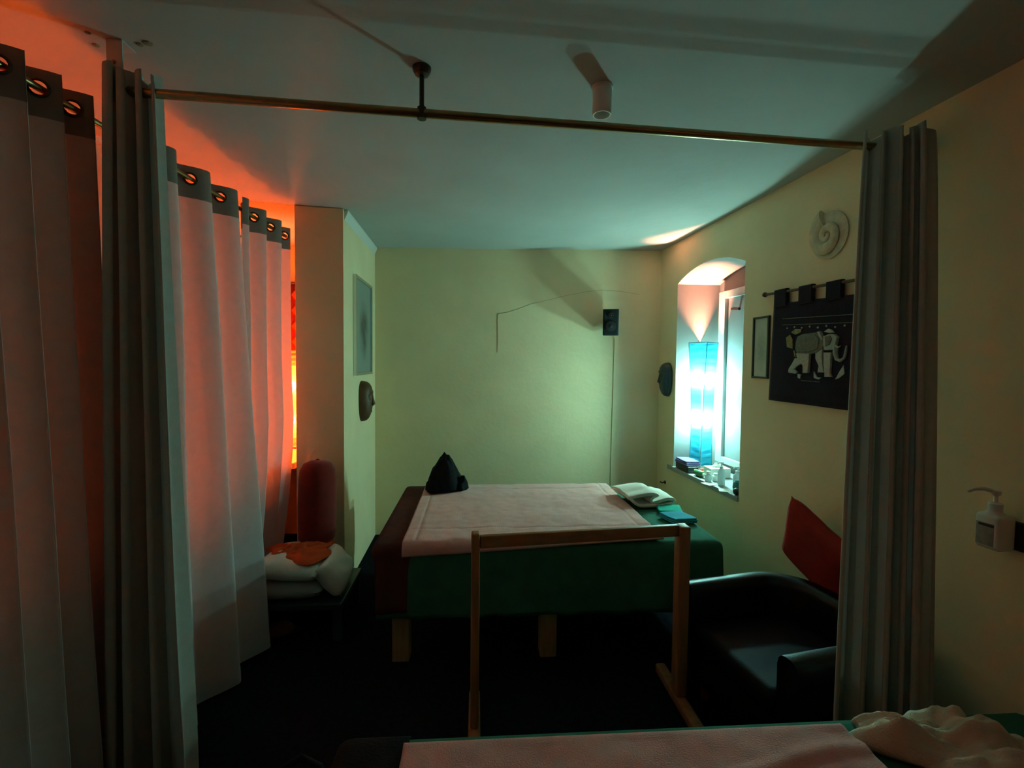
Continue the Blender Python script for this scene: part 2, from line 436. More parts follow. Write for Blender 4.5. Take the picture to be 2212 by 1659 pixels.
# chipped plaster where an old fixing was on the ceiling
for (x, y, r) in ((-1.242, 1.699, 0.007), (-1.264, 1.763, 0.009), (-1.115, 1.747, 0.009), (-1.085, 1.738, 0.013)):
    bm = NB()
    lathe(bm, [(r * 1.3, 0), (r, -0.003), (r * 0.3, -0.004)], (x, y, ZC - 0.0005), 7)
    obj('plaster_chip', bm, M['seam'], bpy.data.objects['ceiling'])

# ------------------------------------------------------------------ curtain rails
rail = thing('curtain_rail', 'thin brass curtain rail across the room under the ceiling', 'curtain rail', (0.2, 1.78, 2.46))
RA, RB = Vector((-1.215, 1.742, 2.485)), Vector((1.76, 1.89, 2.475))
bm = NB(); tube(bm, [RA.lerp(RB, i / 6) for i in range(7)], 0.0155, 14); obj('rod', bm, M['brass'], rail, smooth=0.9)
sp = RA.lerp(RB, 0.341)
bm = NB(); tube(bm, [(sp.x, sp.y, 2.47), (sp.x, sp.y, ZC - 0.02)], 0.0085, 12)
lathe(bm, [(0.016, -0.02), (0.018, 0.0), (0.016, 0.02)], sp, 14); obj('support_post', bm, M['dark_metal'], rail, smooth=0.7)
bm = NB(); lathe(bm, [(0.012, -0.03), (0.024, -0.026), (0.032, -0.012), (0.033, -0.001)], (sp.x, sp.y, ZC), 20); obj('ceiling_rose', bm, M['dark_metal'], rail, smooth=0.7)
bm = NB(); box(bm, -1.205, -1.155, 1.722, 1.728, 2.44, ZC - 0.001, 0.002); box(bm, -1.205, -1.155, 1.722, 1.79, ZC - 0.005, ZC - 0.001, 0.001)
br = obj('ceiling_bracket', bm, M['steel'], rail)
bm = NB(); lathe(bm, [(0.006, 0), (0.006, 0.004), (0.002, 0.006)], (-1.18, 1.722, 2.565), 10, (0, -1, 0)); obj('screw', bm, M['brass'], br)
bm = NB(); lathe(bm, [(0.02, 0), (0.028, 0.02), (0.028, 0.05), (0.014, 0.055)], RB - Vector((0.045, 0.004, 0)), 16, (1, 0.09, 0)); obj('end_socket', bm, M['dark_metal'], rail, smooth=0.7)

WA, WB = Vector((-1.3475, -0.60, 2.377)), Vector((-1.255, 3.40, 2.42))
rod2 = thing('curtain_rod', 'bronze curtain rod along the window wall carrying eyelet curtains', 'curtain rod', (-1.29, 2.0, 2.42))
bm = NB(); tube(bm, [WA.lerp(WB, i / 4) for i in range(5)], 0.011, 12); obj('rod', bm, M['brass'], rod2, smooth=0.9)
for t in (0.02, 0.56, 0.975):
    p = WA.lerp(WB, t)
    bm = NB(); tube(bm, [p, (p.x - 0.06, p.y, p.z - 0.02), (XL + 0.01, p.y, p.z - 0.02)], 0.007, 10)
    lathe(bm, [(0.026, 0.001), (0.02, 0.014)], (XL, p.y, p.z - 0.02), 14, (1, 0, 0)); obj('rod_bracket', bm, M['dark_metal'], rod2, smooth=0.7)

def rsq(x, k=1.7): return math.tanh(k * math.sin(x)) / math.tanh(k)

def eyelet_curtain(label, y0, y1, zbot, nper, amp, xoff, yoff, seed, amp_b, phase=0.0, fabric='curtain'):
    t = thing('eyelet_curtain', label, 'curtain', ((WA.x + WB.x) / 2, (y0 + y1) / 2, zbot), 'eyelet curtains on the window rod')
    ztop, zband = 2.475, 2.335
    def pos(u, z):
        y = y0 + (y1 - y0) * u
        d = (2.475 - z) / 2.475
        x = WA.x + (WB.x - WA.x) * (y - WA.y) / (WB.y - WA.y)
        ph = 2 * PI * nper * u + phase + 0.7 * d * math.sin(3.1 * u + seed) 
        a = amp + (amp_b - amp) * min(1, d * 1.2)
        k = 1.7 - 0.9 * min(1, d * 1.5)
        w = a * rsq(ph, k) * (1 + 0.35 * d * nz(u * 5, seed))
        w += d * 0.045 * nz(u * 3.0 + seed, z * 0.8, seed)
        return Vector((x + w + xoff(u, d), y + yoff(u, d) + 0.012 * math.sin(2 * ph), z - 0.0108 * (3.4 - y) * min(1, z / 2.4)))
    n = int(nper * 44)
    # header with real holes at the zero crossings
    bm = NB()
    holes = []
    for k in range(-1, int(2 * nper) + 2):
        u = (k * PI - phase) / (2 * PI * nper)
        if 0.01 < u < 0.99: holes.append((u, pos(u, 2.42)))
    vs, fs = gridf(bm, lambda u, v: pos(u, zband + (ztop - zband) * v), n, 26)
    kill = [f for f in fs if any((f.calc_center_median() - h).length < 0.0225 for _, h in holes)]
    bmesh.ops.delete(bm, geom=kill, context='FACES')
    hd = obj('header_band', bm, M['curtain_thick'], t, smooth=3.2)
    for u, h in holes:
        tg = (pos(u + 0.002, 2.42) - pos(u - 0.002, 2.42)).normalized()
        bm = NB()
        up = Vector((0, 0, 1))
        ring = [h + (tg * math.cos(2 * PI * k / 20) + up * math.sin(2 * PI * k / 20)) * 0.0245 for k in range(21)]
        tube(bm, ring, 0.0048, 6, cap=False)
        obj('eyelet', bm, M['eyelet'], hd, smooth=0.9)
    bm = NB()
    gridf(bm, lambda u, v: pos(u, zband + (zbot - zband) * v), n, 40)
    obj('panel', bm, M[fabric], t, smooth=3.2)
    bm = NB()
    gridf(bm, lambda u, v: pos(u, zbot + 0.001 + 0.06 * v) + Vector((0.002, 0, 0)), n, 2)
    obj('hem', bm, M[fabric], t, smooth=3.2)
    return t

eyelet_curtain('linen eyelet curtain nearest the camera, left of the bunched dividing drape', -0.55, 1.765, 0.02, 19.5, 0.043,
               lambda u, d: 0.03 * d, lambda u, d: 0.03 * d, 3.3, 0.055, 0.4, 'curtain_dimmed')
eyelet_curtain('wide linen eyelet curtain directly behind the bunched dividing drape', 1.83, 2.72, 0.02, 3.6, 0.05,
               lambda u, d: 0.05 * d + 0.05 * d * u, lambda u, d: 0.09 * d * u, 1.2, 0.045, 0.2)
eyelet_curtain('linen eyelet curtain glowing orange beside the pillar', 2.72, 3.35, 0.02, 3.0, 0.045,
               lambda u, d: 0.012 * u * max(0, 1 - abs(d - 0.6) / 0.25) - 0.10 * max(0, d - 0.5) / 0.5, lambda u, d: 0.05 * u * max(0, 1 - abs(d - 0.72) / 0.28), 5.9, 0.040, 0.4)

def bunched_drape(name, label, path, ztop, zbot, n_fold, amp, shift, seed, matl):
    """a divider curtain pushed together: many narrow folds along a short path of (x,y) points"""
    t = thing(name, label, 'curtain', (path[0][0], path[0][1], zbot), 'drapes of the room divider')
    P = [Vector((x, y, 0)) for x, y in path]
    def along(u):
        f = u * (len(P) - 1); i = min(int(f), len(P) - 2)
        a, b = P[i], P[i + 1]
        return a.lerp(b, f - i), (b - a).normalized()
    def pos(u, z):
        d = (ztop - z) / ztop
        p, tg = along(u)
        nr = Vector((tg.y, -tg.x, 0))
        jit = 0.9 * nz(u * 7 + seed, seed, 0.2) + 0.5 * d * nz(u * 3, z * 0.7, seed)
        ph = 2 * PI * n_fold * u + jit * 2.2
        a = amp * (0.75 + 0.5 * nz(u * 6, seed + 3, 0) + 0.25 * d)
        p = p + nr * a * math.sin(ph) + tg * 0.35 * a * math.sin(2 * ph)
        s = shift(u, d)
        zz = z
        if z > ztop - 0.08: zz = z + 0.022 * math.sin(ph * 0.5 + seed) * (z - ztop + 0.08) / 0.08
        return Vector((p.x + s[0], p.y + s[1], zz))
    bm = NB()
    gridf(bm, lambda u, v: pos(u, ztop - 0.10 + (zbot - ztop + 0.10) * v), int(n_fold * 26), 44)
    obj('panel', bm, matl, t, smooth=3.2)
    bm = NB()
    gridf(bm, lambda u, v: pos(u, ztop - 0.10 + 0.10 * v), int(n_fold * 26), 8)
    obj('header_band', bm, matl, t, smooth=3.2)
    return t

bunched_drape('divider_drape', 'grey linen drape bunched at the left end of the brass rail',
              [(-1.205, 1.725), (-1.155, 1.738), (-1.11, 1.752), (-1.065, 1.765)], 2.538, 0.02, 3.6, 0.055,
              lambda u, d: ((-0.05 + 0.13 * u) * d, -0.01 * d), 2.1, M['drape'])
bunched_drape('divider_drape', 'grey linen drape bunched at the right end of the brass rail against the wall',
              [(1.53, 1.90), (1.62, 1.875), (1.69, 1.84), (1.735, 1.79)], 2.53, 0.02, 5.0, 0.042,
              lambda u, d: ((-0.335 + 0.07 * u) * d ** 0.75, -0.37 * d ** 0.75), 8.4, M['drape'])

# ------------------------------------------------------------------ paper lamps
def paper_lamp(label, cx, cy, z0, h, half, rot, bulbs, papermat, bulbmat, waist=0.82, foot=0.80):
    t = thing('paper_lamp', label, 'lamp', (cx, cy, z0), None)
    def sec(v, k):
        # twisted square section, wide at the top, narrow at the waist
        w = half * (foot + (1 - foot) * v ** 1.4) - half * 0.10 * math.sin(PI * v)
        a = rot + math.radians(16) * v + PI / 4 + k * PI / 2
        return Vector((cx + w * math.sqrt(2) * math.cos(a), cy + w * math.sqrt(2) * math.sin(a), z0 + 0.02 + (h - 0.02) * v))
    def side(u, v):
        f = u * 4; k = int(f) % 4; fr = f - int(f)
        p = sec(v, k).lerp(sec(v, k + 1), fr)
        c = Vector((cx, cy, p.z)); r = p - c
        wob = 0.004 * nz(u * 9, v * 26, cx) + 0.003 * math.sin(v * 120 + 3 * nz(u * 4, v * 3))
        edge = min(fr, 1 - fr) * 4
        return c + r * (1 + wob / half * min(1, edge))
    bm = NB(); gridf(bm, side, 32, 60, closed_u=True); obj('shade', bm, papermat, t, smooth=0.7)
    for k in range(4):
        bm = NB(); tube(bm, [sec(i / 10, k) for i in range(11)], 0.0025, 6); obj('shade_rib', bm, M['shade_wire'], t)
    bm = NB(); tube(bm, [sec(1, k) for k in range(5)], 0.003, 6, cap=False); obj('top_rim', bm, M['shade_wire'], t)
    bm = NB(); box(bm, cx - half * .7, cx + half * .7, cy - half * .7, cy + half * .7, z0, z0 + 0.018, 0.004); base = obj('base', bm, M['dark_wood'], t)
    zt = max(bulbs)
    bm = NB(); tube(bm, [(cx, cy, z0 + 0.018), (cx, cy, zt - 0.075)], 0.006, 8); obj('stem', bm, M['white_plastic'], t)
    for zb in bulbs:
        bm = NB()
        lathe(bm, [(0.012, -0.042), (0.020, -0.036), (0.040, -0.018), (0.045, 0.002), (0.039, 0.026), (0.022, 0.042), (0.006, 0.047)], (cx + 0.0, cy, zb), 12)
        ox = 0.0 if zb == zt else 0.012
        if ox: bmesh.ops.translate(bm, verts=bm.verts, vec=(-ox, 0, 0))
        bb = obj('bulb', bm, bulbmat, t, smooth=1.2)
        bm = NB()
        lathe(bm, [(0.014, -0.075), (0.017, -0.07), (0.017, -0.041), (0.012, -0.04)], (cx - ox, cy, zb), 12)
        if ox: tube(bm, [(cx - ox, cy, zb - 0.06), (cx, cy, zb - 0.06)], 0.006, 8)
        obj('bulb_socket', bm, M['white_plastic'], t, smooth=0.7)
    return t

paper_lamp('blue twisted paper column lamp glowing cyan in the arched niche', 1.872, 3.95, NZ0 + 0.006, 1.055, 0.083, 0.30,
           (1.485, 1.155), M['teal_paper'], M['bulb_salmon'], foot=0.74)
paper_lamp('glowing orange paper lamp seen in the slit between curtain and pillar', -1.50, 4.08, 0.90, 0.76, 0.088, 0.15,
           (1.40, 1.12), M['orange_paper'], M['bulb_orange'])
paper_lamp('orange paper lamp hidden behind the nearest eyelet curtain', -1.58, 0.45, 0.90, 0.76, 0.085, 0.15,
           (1.40, 1.12), M['orange_paper'], M['bulb_orange'])
# red patterned hanging behind the orange lamp
t = thing('wall_hanging', 'red patterned wall hanging above the orange lamp behind the pillar', 'wall hanging', (-1.5, YB(-1.5) - 0.02, 1.68))
bm = NB(); gridf(bm, lambda u, v: Vector((-1.72 + 0.46 * u, YB(-1.5) - 0.03 + 0.006 * math.sin(u * 14), 1.70 + 0.60 * v)), 24, 6); c = obj('cloth', bm, M['red_velvet'], t, smooth=3.2); solidify(c, 0.004)
bm = NB(); tube(bm, [(-1.75, YB(-1.5) - 0.03, 2.31), (-1.23, YB(-1.5) - 0.03, 2.31)], 0.008, 8); obj('hanging_rod', bm, M['dark_wood'], t)
for i in range(3):
    for j in range(4):
        bm = NB(); x = -1.64 + 0.15 * i; z = 1.78 + 0.14 * j
        prism(bm, [(x - 0.03, YB(-1.5) - 0.038, z), (x, YB(-1.5) - 0.038, z + 0.04), (x + 0.03, YB(-1.5) - 0.038, z), (x, YB(-1.5) - 0.038, z - 0.04)], (0, -1, 0), 0.004)
        obj('applique', bm, M['orange_cloth'], c)

# ------------------------------------------------------------------ cloth builders
def drape(name, m, x0, x1, y0, y1, z, over, r=0.03, wav=0.004, th=0.006, nx=70, ny=60, fold=None, parent=None, rot=0.0, seed=1.0, rough=0.002, relief=None, taper=0.0):
    """cloth over a flat rectangle; over = (left, right, front, back) overhang lengths"""
    lx, rx, fy, by = over
    cx, cy = (x0 + x1) / 2, (y0 + y1) / 2
    ca, sa = math.cos(rot), math.sin(rot)
    def fn(u, v):
        x = x0 - lx + (x1 - x0 + lx + rx) * u
        fyu = fy * (1 - taper * u)
        y = y0 - fyu + (y1 - y0 + fyu + by) * v
        ex = x - x1 if x > x1 else (x - x0 if x < x0 else 0)
        ey = y - y1 if y > y1 else (y - y0 if y < y0 else 0)
        px, py = min(max(x, x0), x1), min(max(y, y0), y1)
        d = math.hypot(ex, ey)
        h = 0; ox = oy = 0
        if d > 1e-9:
            nxv, nyv = ex / d, ey / d
            if d < r * PI / 2:
                a = d / r; out = r * math.sin(a); h = r * (1 - math.cos(a))
            else:
                out = r; h = r + d - r * PI / 2
                out += wav * h * 6 * (math.sin((px * nyv - py * nxv) * 24 + seed) + 0.6 * math.sin((px * nyv - py * nxv) * 41 + 2 * seed))+ 0.03 * h
            ox, oy = nxv * out, nyv * out
        zz = z - h
        if d < 1e-9:
            zz += rough * (nz(x * 6, y * 6, seed) + 0.5 * nz(x * 17, y * 17, seed)) 
            if relief: zz += relief(x, y)
        X, Y = px + ox - cx, py + oy - cy
        return Vector((cx + X * ca - Y * sa, cy + X * sa + Y * ca, zz))
    bm = NB(); gridf(bm, fn, nx, ny)
    o = obj(name, bm, m, parent, smooth=3.2, origin=(cx, cy, z))
    solidify(o, th, 1.0)
    return o

def heap(bm, c, rx, ry, h, seed, n=40, rings=14, power=2.4, lump=0.25, freq=5.0, rot=0.0, peak=None, flat=0.0):
    """soft crumpled mound with a flat underside"""
    c = Vector(c)
    def fn(u, v):
        a = 2 * PI * u
        if v < 0.15: rr, top = v / 0.15, False
        else: rr, top = 1 - (v - 0.15) / 0.85, True
        lob = 1 + lump * nz(math.cos(a) * 1.6 + seed, math.sin(a) * 1.6, seed)
        x = rx * rr * lob * math.cos(a); y = ry * rr * lob * math.sin(a)
        z = 0
        if top:
            prof = (1 - rr ** power) ** (1 / power)
            z = h * prof * (1 + lump * nz(x * freq / max(rx, .01) * .4 + seed, y * freq / max(ry, .01) * .4, seed) + 0.5 * lump * nz(x * freq * 1.1 / max(rx, .01), y * freq * 1.1 / max(ry, .01), seed + 4))
            if peak:
                px, py, ph, pw = peak
                z += ph * max(0, 1 - math.hypot(x - px, y - py) / pw) ** 1.15
        x, y = x * math.cos(rot) - y * math.sin(rot), x * math.sin(rot) + y * math.cos(rot)
        return c + Vector((x, y, max(z, 0)))
    vs, fs = gridf(bm, fn, n, rings + 4, closed_u=True)
    bmesh.ops.remove_doubles(bm, verts=bm.verts, dist=1e-5)

def pillow_bm(bm, c, w, d, h, mtx=None, n=20, pinch=0.16, seed=0.0):
    """a stuffed rectangular cushion, thickest in the middle with pointed corners"""
    def fn(sgn):
        def f(u, v):
            x, y = 2 * u - 1, 2 * v - 1
            k = (max(0, (1 - x ** 4)) * max(0, (1 - y ** 4))) ** 0.42
            sx = 1 - pinch * (1 - y * y) * 0.35; sy = 1 - pinch * (1 - x * x) * 0.35
            sx = 1 - pinch * 0.4 * (1 - abs(y)) ; sy = 1 - pinch * 0.4 * (1 - abs(x))
            z = sgn * h / 2 * k * (1 + 0.12 * nz(x * 2 + seed, y * 2, seed))
            return Vector((x * w / 2 * sx, y * d / 2 * sy, z))
        return f
    b2 = bmesh.new()
    gridf(b2, fn(1), n, n); gridf(b2, fn(-1), n, n)
    bmesh.ops.remove_doubles(b2, verts=b2.verts, dist=1e-5)
    bmesh.ops.recalc_face_normals(b2, faces=b2.faces)
    mm = Matrix.Translation(Vector(c)) @ (mtx if mtx is not None else Matrix.Identity(4))
    bmesh.ops.transform(b2, matrix=mm, verts=b2.verts)
    me = bpy.data.meshes.new('tmp'); b2.to_mesh(me); b2.free(); bm.from_mesh(me); bpy.data.meshes.remove(me)

def folded(name, m, c, w, d, layers, th, rot, seed, label=None, cat=None, group=None, skew=0.02):
    """a cloth folded flat: each layer a rounded slab, slightly shifted"""
    t = thing(name, label, cat, c, group)
    for k in range(layers):
        bm = NB()
        ww, dd = w * (1 - 0.03 * k), d * (1 - 0.04 * k)
        b2 = bmesh.new()
        box(b2, -ww / 2, ww / 2, -dd / 2, dd / 2, k * th, (k + 1) * th * 1.0, th * 0.45, 3)
        bmesh.ops.subdivide_edges(b2, edges=[e for e in b2.edges if e.calc_length() > 0.05], cuts=8, use_grid_fill=True)
        for v in b2.verts:
            dzz = 0.16 * th * layers * nz(v.co.x * 9 + seed, v.co.y * 9, seed) if (k > 0 or v.co.z > th * .6) else 0
            v.co.x += skew * 0.5 * nz(v.co.y * 7, seed + k, 0); v.co.y += skew * 0.5 * nz(v.co.x * 7, seed, k)
            v.co.z += dzz
        bmesh.ops.transform(b2, matrix=Matrix.Translation(Vector(c)) @ Matrix.Rotation(rot + 0.05 * nz(k, seed), 4, 'Z'), verts=b2.verts)
        me = bpy.data.meshes.new('tmp'); b2.to_mesh(me); b2.free(); bm.from_mesh(me); bpy.data.meshes.remove(me)
        obj('fold', bm, m, t, smooth=1.0)
    return t

# ------------------------------------------------------------------ far massage table and what lies on it
def massage_table(label, x0, x1, y0, y1, ztop, legs_x, lw=0.09):
    t = thing('massage_table', label, 'massage table', ((x0 + x1) / 2, (y0 + y1) / 2, 0), 'low wooden massage tables')
    bm = NB(); box(bm, x0 + .02, x1 - .02, y0 + .02, y1 - .02, ztop - 0.14, ztop - 0.012, 0.02, 3); obj('mattress', bm, M['black_cloth'], t, smooth=0.6)
    bm = NB(); box(bm, x0 + .03, x1 - .03, y0 + .03, y1 - .03, ztop - 0.19, ztop - 0.14, 0.003); obj('board', bm, M['leg_wood'], t)
    for yy in (y0 + 0.04, y1 - 0.07):
        bm = NB(); box(bm, x0 + .06, x1 - .06, yy + .03, yy + .055, 0.30, ztop - 0.19, 0.003); obj('apron', bm, M['leg_wood'], t)
    for yy in (y0 + 0.035, y1 - 0.035 - lw):
        for lx in legs_x:
            bm = NB(); box(bm, lx - lw / 2, lx + lw / 2, yy, yy + lw, 0, ztop - 0.19, 0.004); obj('leg', bm, M['leg_wood'], t)
    return t

massage_table('wooden massage table under a green sheet by the back wall', -0.52, 1.30, 2.56, 3.72, 0.65, (-0.395, 0.40, 1.21))
s = drape('bed_sheet', M['green'], -0.50, 1.30, 2.545, 3.73, 0.652, (0.02, 0.36, 0.385, 0.30), r=0.035, wav=0.003, th=0.004, nx=110, ny=80, rough=0.003)
tag(s, 'dark green sheet covering the massage table by the back wall', 'sheet')
s = drape('end_cloth', M['maroon'], -0.50, -0.30, 2.54, 3.735, 0.660, (0.05, 0.0, 0.36, 0.1), r=0.03, wav=0.004, th=0.005, nx=30, ny=60, seed=3.0, rough=0.004)
tag(s, 'maroon cloth over the left end of the green-sheeted massage table', 'cloth')
def band(x, y):
    d = 0
    for e in (abs(x - (-0.31)), abs(x - 0.93)):
        d = max(d, 1 - e / 0.012)
    for e in (abs(y - 2.72), abs(y - 3.58)):
        d = max(d, 1 - e / 0.014)
    return -0.005 * max(0, d)
s = drape('pink_towel', M['pink'], -0.375, 1.005, 2.54, 3.70, 0.673, (0.0, 0.0, 0.085, 0.0), r=0.035, wav=0.003, th=0.009, nx=150, ny=120, seed=5.0, rough=0.006, relief=band, taper=0.8)
tag(s, 'pink terry towel spread flat on the green-sheeted massage table', 'towel')

# dark bundle on the far left corner of the table
t = thing('clothes_bundle', 'black cloth bundle with a pointed top on the pink towel', 'clothes', (-0.22, 3.56, 0.683))
bm = NB()
heap(bm, (-0.225, 3.57, 0.684), 0.135, 0.12, 0.15, 3.2, n=56, rings=22, power=2.2, lump=0.3, freq=4, peak=(-0.005, 0.0, 0.13, 0.12))
obj('main_fold', bm, M['black_cloth'], t, smooth=1.4)
bm = NB()
heap(bm, (-0.120, 3.54, 0.684), 0.07, 0.07, 0.085, 7.7, n=30, rings=14, power=1.7, lump=0.5, freq=5, peak=(0.035, 0.0, 0.055, 0.035))
obj('side_fold', bm, M['black_cloth'], t, smooth=1.4)
bm = NB()
heap(bm, (-0.30, 3.50, 0.684), 0.06, 0.08, 0.11, 1.7, n=30, rings=14, power=1.8, lump=0.35, freq=5)
obj('side_fold', bm, M['black_cloth'], t, smooth=1.4)

# loosely folded white towel
def looped_towel(name, label, c, L, w, rot, seed, m, prof, cat='towel'):
    t = thing(name, label, cat, c)
    pts = [Vector((p[0], 0, p[1])) for p in prof]
    def cr(i, f):
        g = lambda k: pts[min(max(k, 0), len(pts) - 1)]
        p0, p1, p2, p3 = g(i - 1), g(i), g(i + 1), g(i + 2)
        return 0.5 * ((2 * p1) + (p2 - p0) * f + (2 * p0 - 5 * p1 + 4 * p2 - p3) * f * f + (3 * p1 - p0 - 3 * p2 + p3) * f ** 3)
    def fn(u, v):
        f = u * (len(pts) - 1); i = min(int(f), len(pts) - 2)
        p = cr(i, f - i)
        y = (v - 0.5) * w * (1 + 0.10 * nz(u * 3, seed, 0)) + 0.03 * nz(u * 4 + seed, 1, 1)
        sq = 1 - 0.30 * (2 * v - 1) ** 2 * 0.6
        return Vector((p.x * L + 0.015 * nz(v * 4, u * 3, seed), y, max(0.0, p.z * sq) + 0.006 * (1 + nz(u * 6, v * 5, seed)) * u))
    bm = NB(); gridf(bm, fn, 70, 26)
    bmesh.ops.transform(bm, matrix=Matrix.Translation(Vector(c)) @ Matrix.Rotation(rot, 4, 'Z'), verts=bm.verts)
    o = obj('cloth', bm, m, t, smooth=3.2)
    solidify(o, 0.019, 1.0)
    return t
looped_towel('white_towel', 'white towel loosely folded over itself on the green sheet', (1.14, 3.26, 0.662), 1.0, 0.30, 0.12, 2.0, M['white_cloth'],
             [(-0.16, 0.075), (-0.10, 0.018), (0.0, 0.008), (0.10, 0.006), (0.165, 0.022), (0.165, 0.060), (0.10, 0.072), (0.03, 0.055), (0.0, 0.045), (0.01, 0.066), (0.05, 0.092), (0.0, 0.115), (-0.08, 0.105), (-0.17, 0.085)])
folded('folded_cloth', M['teal_cloth'], (1.245, 3.05, 0.662), 0.15, 0.16, 2, 0.011, -0.2, 4.0, 'teal folded cloth tucked under the front of the white towel', 'cloth', 'folded cloths on the far table')
folded('folded_cloth', M['blue_cloth'], (1.225, 2.865, 0.662), 0.155, 0.17, 3, 0.010, 0.25, 9.0, 'blue folded cloth near the front right corner of the green sheet', 'cloth', 'folded cloths on the far table')

# ------------------------------------------------------------------ wooden rail stand in front of the table
st = thing('rail_stand', 'pine stand with one top rail in front of the green-sheeted table', 'rail stand', (0.48, 2.12, 0))
P0, P1 = Vector((0.0, 2.045, 0)), Vector((0.965, 2.20, 0))
def post(p, h, w, d):
    bm = NB(); box(bm, p.x - w / 2, p.x + w / 2, p.y - d / 2, p.y + d / 2, 0.05, h, 0.008, 3); return obj('post', bm, M['pine'], st, smooth=0.6)
post(P0, 0.89, 0.036, 0.05)
post(P1, 0.855, 0.052, 0.07)
ang = math.atan2(P1.y - P0.y, P1.x - P0.x)
L = (P1 - P0).length
bm = NB(); box(bm, 0.018, L - 0.026, -0.014, 0.014, -0.027, 0.027, 0.006, 2)
bmesh.ops.transform(bm, matrix=Matrix.Translation((P0.x, P0.y, 0.848)) @ Matrix.Rotation(ang, 4, 'Z') @ Matrix.Rotation(math.radians(0.9), 4, 'Y'), verts=bm.verts)
obj('top_rail', bm, M['pine_rail'], st, smooth=0.6)
for p in (P0, P1):
    bm = NB(); box(bm, p.x - 0.026, p.x + 0.026, p.y - 0.22, p.y + 0.24, 0.0, 0.05, 0.012, 3); obj('foot', bm, M['pine'], st, smooth=0.6)

# ------------------------------------------------------------------ armchair
def armchair():
    ax, ay, rot = 1.41, 2.03, math.radians(9)
    t = thing('armchair', 'black leather tub armchair against the right wall', 'armchair', (ax, ay, 0))
    mt = Matrix.Translation((ax, ay, 0)) @ Matrix.Rotation(rot, 4, 'Z')
    H = 0.54
    def fin(name, bm, m, sm=0.7):
        bmesh.ops.transform(bm, matrix=mt, verts=bm.verts); return obj(name, bm, m, t, smooth=sm)
    # U-shaped shell: arm - back - arm (front towards -X)
    def path(u):
        hw, xf, xb, r = 0.32, -0.33, 0.25, 0.20
        l1 = xb - r - xf; l2 = PI / 2 * r; l3 = 2 * (hw - r); tot = 2 * l1 + 2 * l2 + l3
        s = u * tot
        if s < l1: return Vector((xf + s, hw, 0)), Vector((0, 1, 0))
        s -= l1
        if s < l2:
            a = s / r; return Vector((xb - r + r * math.sin(a), hw - r + r * math.cos(a), 0)), Vector((math.sin(a), math.cos(a), 0))
        s -= l2
        if s < l3: return Vector((xb, hw - r - s, 0)), Vector((1, 0, 0))
        s -= l3
        if s < l2:
            a = s / r; return Vector((xb - r + r * math.cos(a), -(hw - r) - r * math.sin(a), 0)), Vector((math.cos(a), -math.sin(a), 0))
        s -= l2
        return Vector((xb - r - s, -hw, 0)), Vector((0, -1, 0))
    sect = [(-0.05, 0.08), (-0.05, H - 0.045), (-0.044, H - 0.02), (-0.03, H - 0.005), (-0.012, H), (0.012, H), (0.03, H - 0.005), (0.044, H - 0.02), (0.05, H - 0.045), (0.05, 0.08)]
    def shell(ua, ub, name, n):
        bm = NB()
        rings = []
        for i in range(n + 1):
            u = ua + (ub - ua) * i / n
            p, nr = path(u)
            rise = 0.012 * math.sin(PI * u)
            rings.append([bm.verts.new(p + nr * o + Vector((0, 0, z + (rise if z > 0.3 else 0)))) for o, z in sect])
        for a, b in zip(rings, rings[1:]):
            for k in range(len(sect)):
                k2 = (k + 1) % len(sect)
                bm.faces.new((a[k], a[k2], b[k2], b[k]))
        bm.faces.new(rings[0]); bm.faces.new(list(reversed(rings[-1])))
        bmesh.ops.recalc_face_normals(bm, faces=bm.faces)
        return fin(name, bm, M['leather'], 0.9)
    shell(0.0, 0.27, 'armrest', 14); shell(0.27, 0.73, 'backrest', 40); shell(0.73, 1.0, 'armrest', 14)
    bm = NB(); box(bm, -0.345, 0.20, -0.267, 0.267, 0.25, 0.37, 0.045, 5); fin('seat', bm, M['leather_seat'], 0.9)
    bm = NB(); box(bm, -0.31, 0.22, -0.27, 0.27, 0.08, 0.25, 0.01, 2); fin('seat_base', bm, M['leather'])
    for sx in (-0.27, 0.20):
        for sy in (-0.24, 0.24):
            bm = NB(); lathe(bm, [(0.018, 0), (0.024, 0.08)], (sx, sy, 0), 12); fin('leg', bm, M['dark_wood'])
    return t
armchair()
t = thing('cushion', 'red square cushion propped behind the black armchair against the wall', 'cushion', (1.68, 2.27, 0.48))
bm = NB()
pillow_bm(bm, (1.668, 2.262, 0.69), 0.40, 0.40, 0.11, Matrix.Rotation(math.radians(3), 4, 'Z') @ Matrix.Rotation(math.radians(-8), 4, 'Y') @ Matrix.Rotation(math.radians(82), 4, 'Y') @ Matrix.Rotation(math.radians(27), 4, 'Z'))
obj('cover', bm, M['red_cushion'], t, smooth=1.2)

# ------------------------------------------------------------------ near massage table (bottom edge of the picture)
massage_table('wooden massage table nearest the camera, cut by the picture edge', -0.30, 1.50, 0.25, 1.19, 0.65, (-0.19, 0.60, 1.40))
s = drape('bed_sheet', M['green'], -0.29, 1.50, 0.245, 1.195, 0.652, (0.02, 0.33, 0.3, 0.34), r=0.03, wav=0.003, th=0.004, nx=90, ny=60, seed=2.0)
tag(s, 'dark green sheet on the nearest massage table under the cream towel', 'sheet')
s = drape('end_cloth', M['black_cloth'], -0.305, -0.16, 0.24, 1.20, 0.660, (0.3, 0.0, 0.1, 0.34), r=0.03, wav=0.004, th=0.005, nx=26, ny=50, seed=4.0)
tag(s, 'black cloth over the left end of the nearest massage table', 'cloth')
def ridge(x, y): return 0.010 * max(0, 1 - abs((y - 1.02) - 0.10 * (x - 0.45) - 0.02 * math.sin(9 * x)) / 0.03) * max(0, min(1, (x - 0.2) * 4))
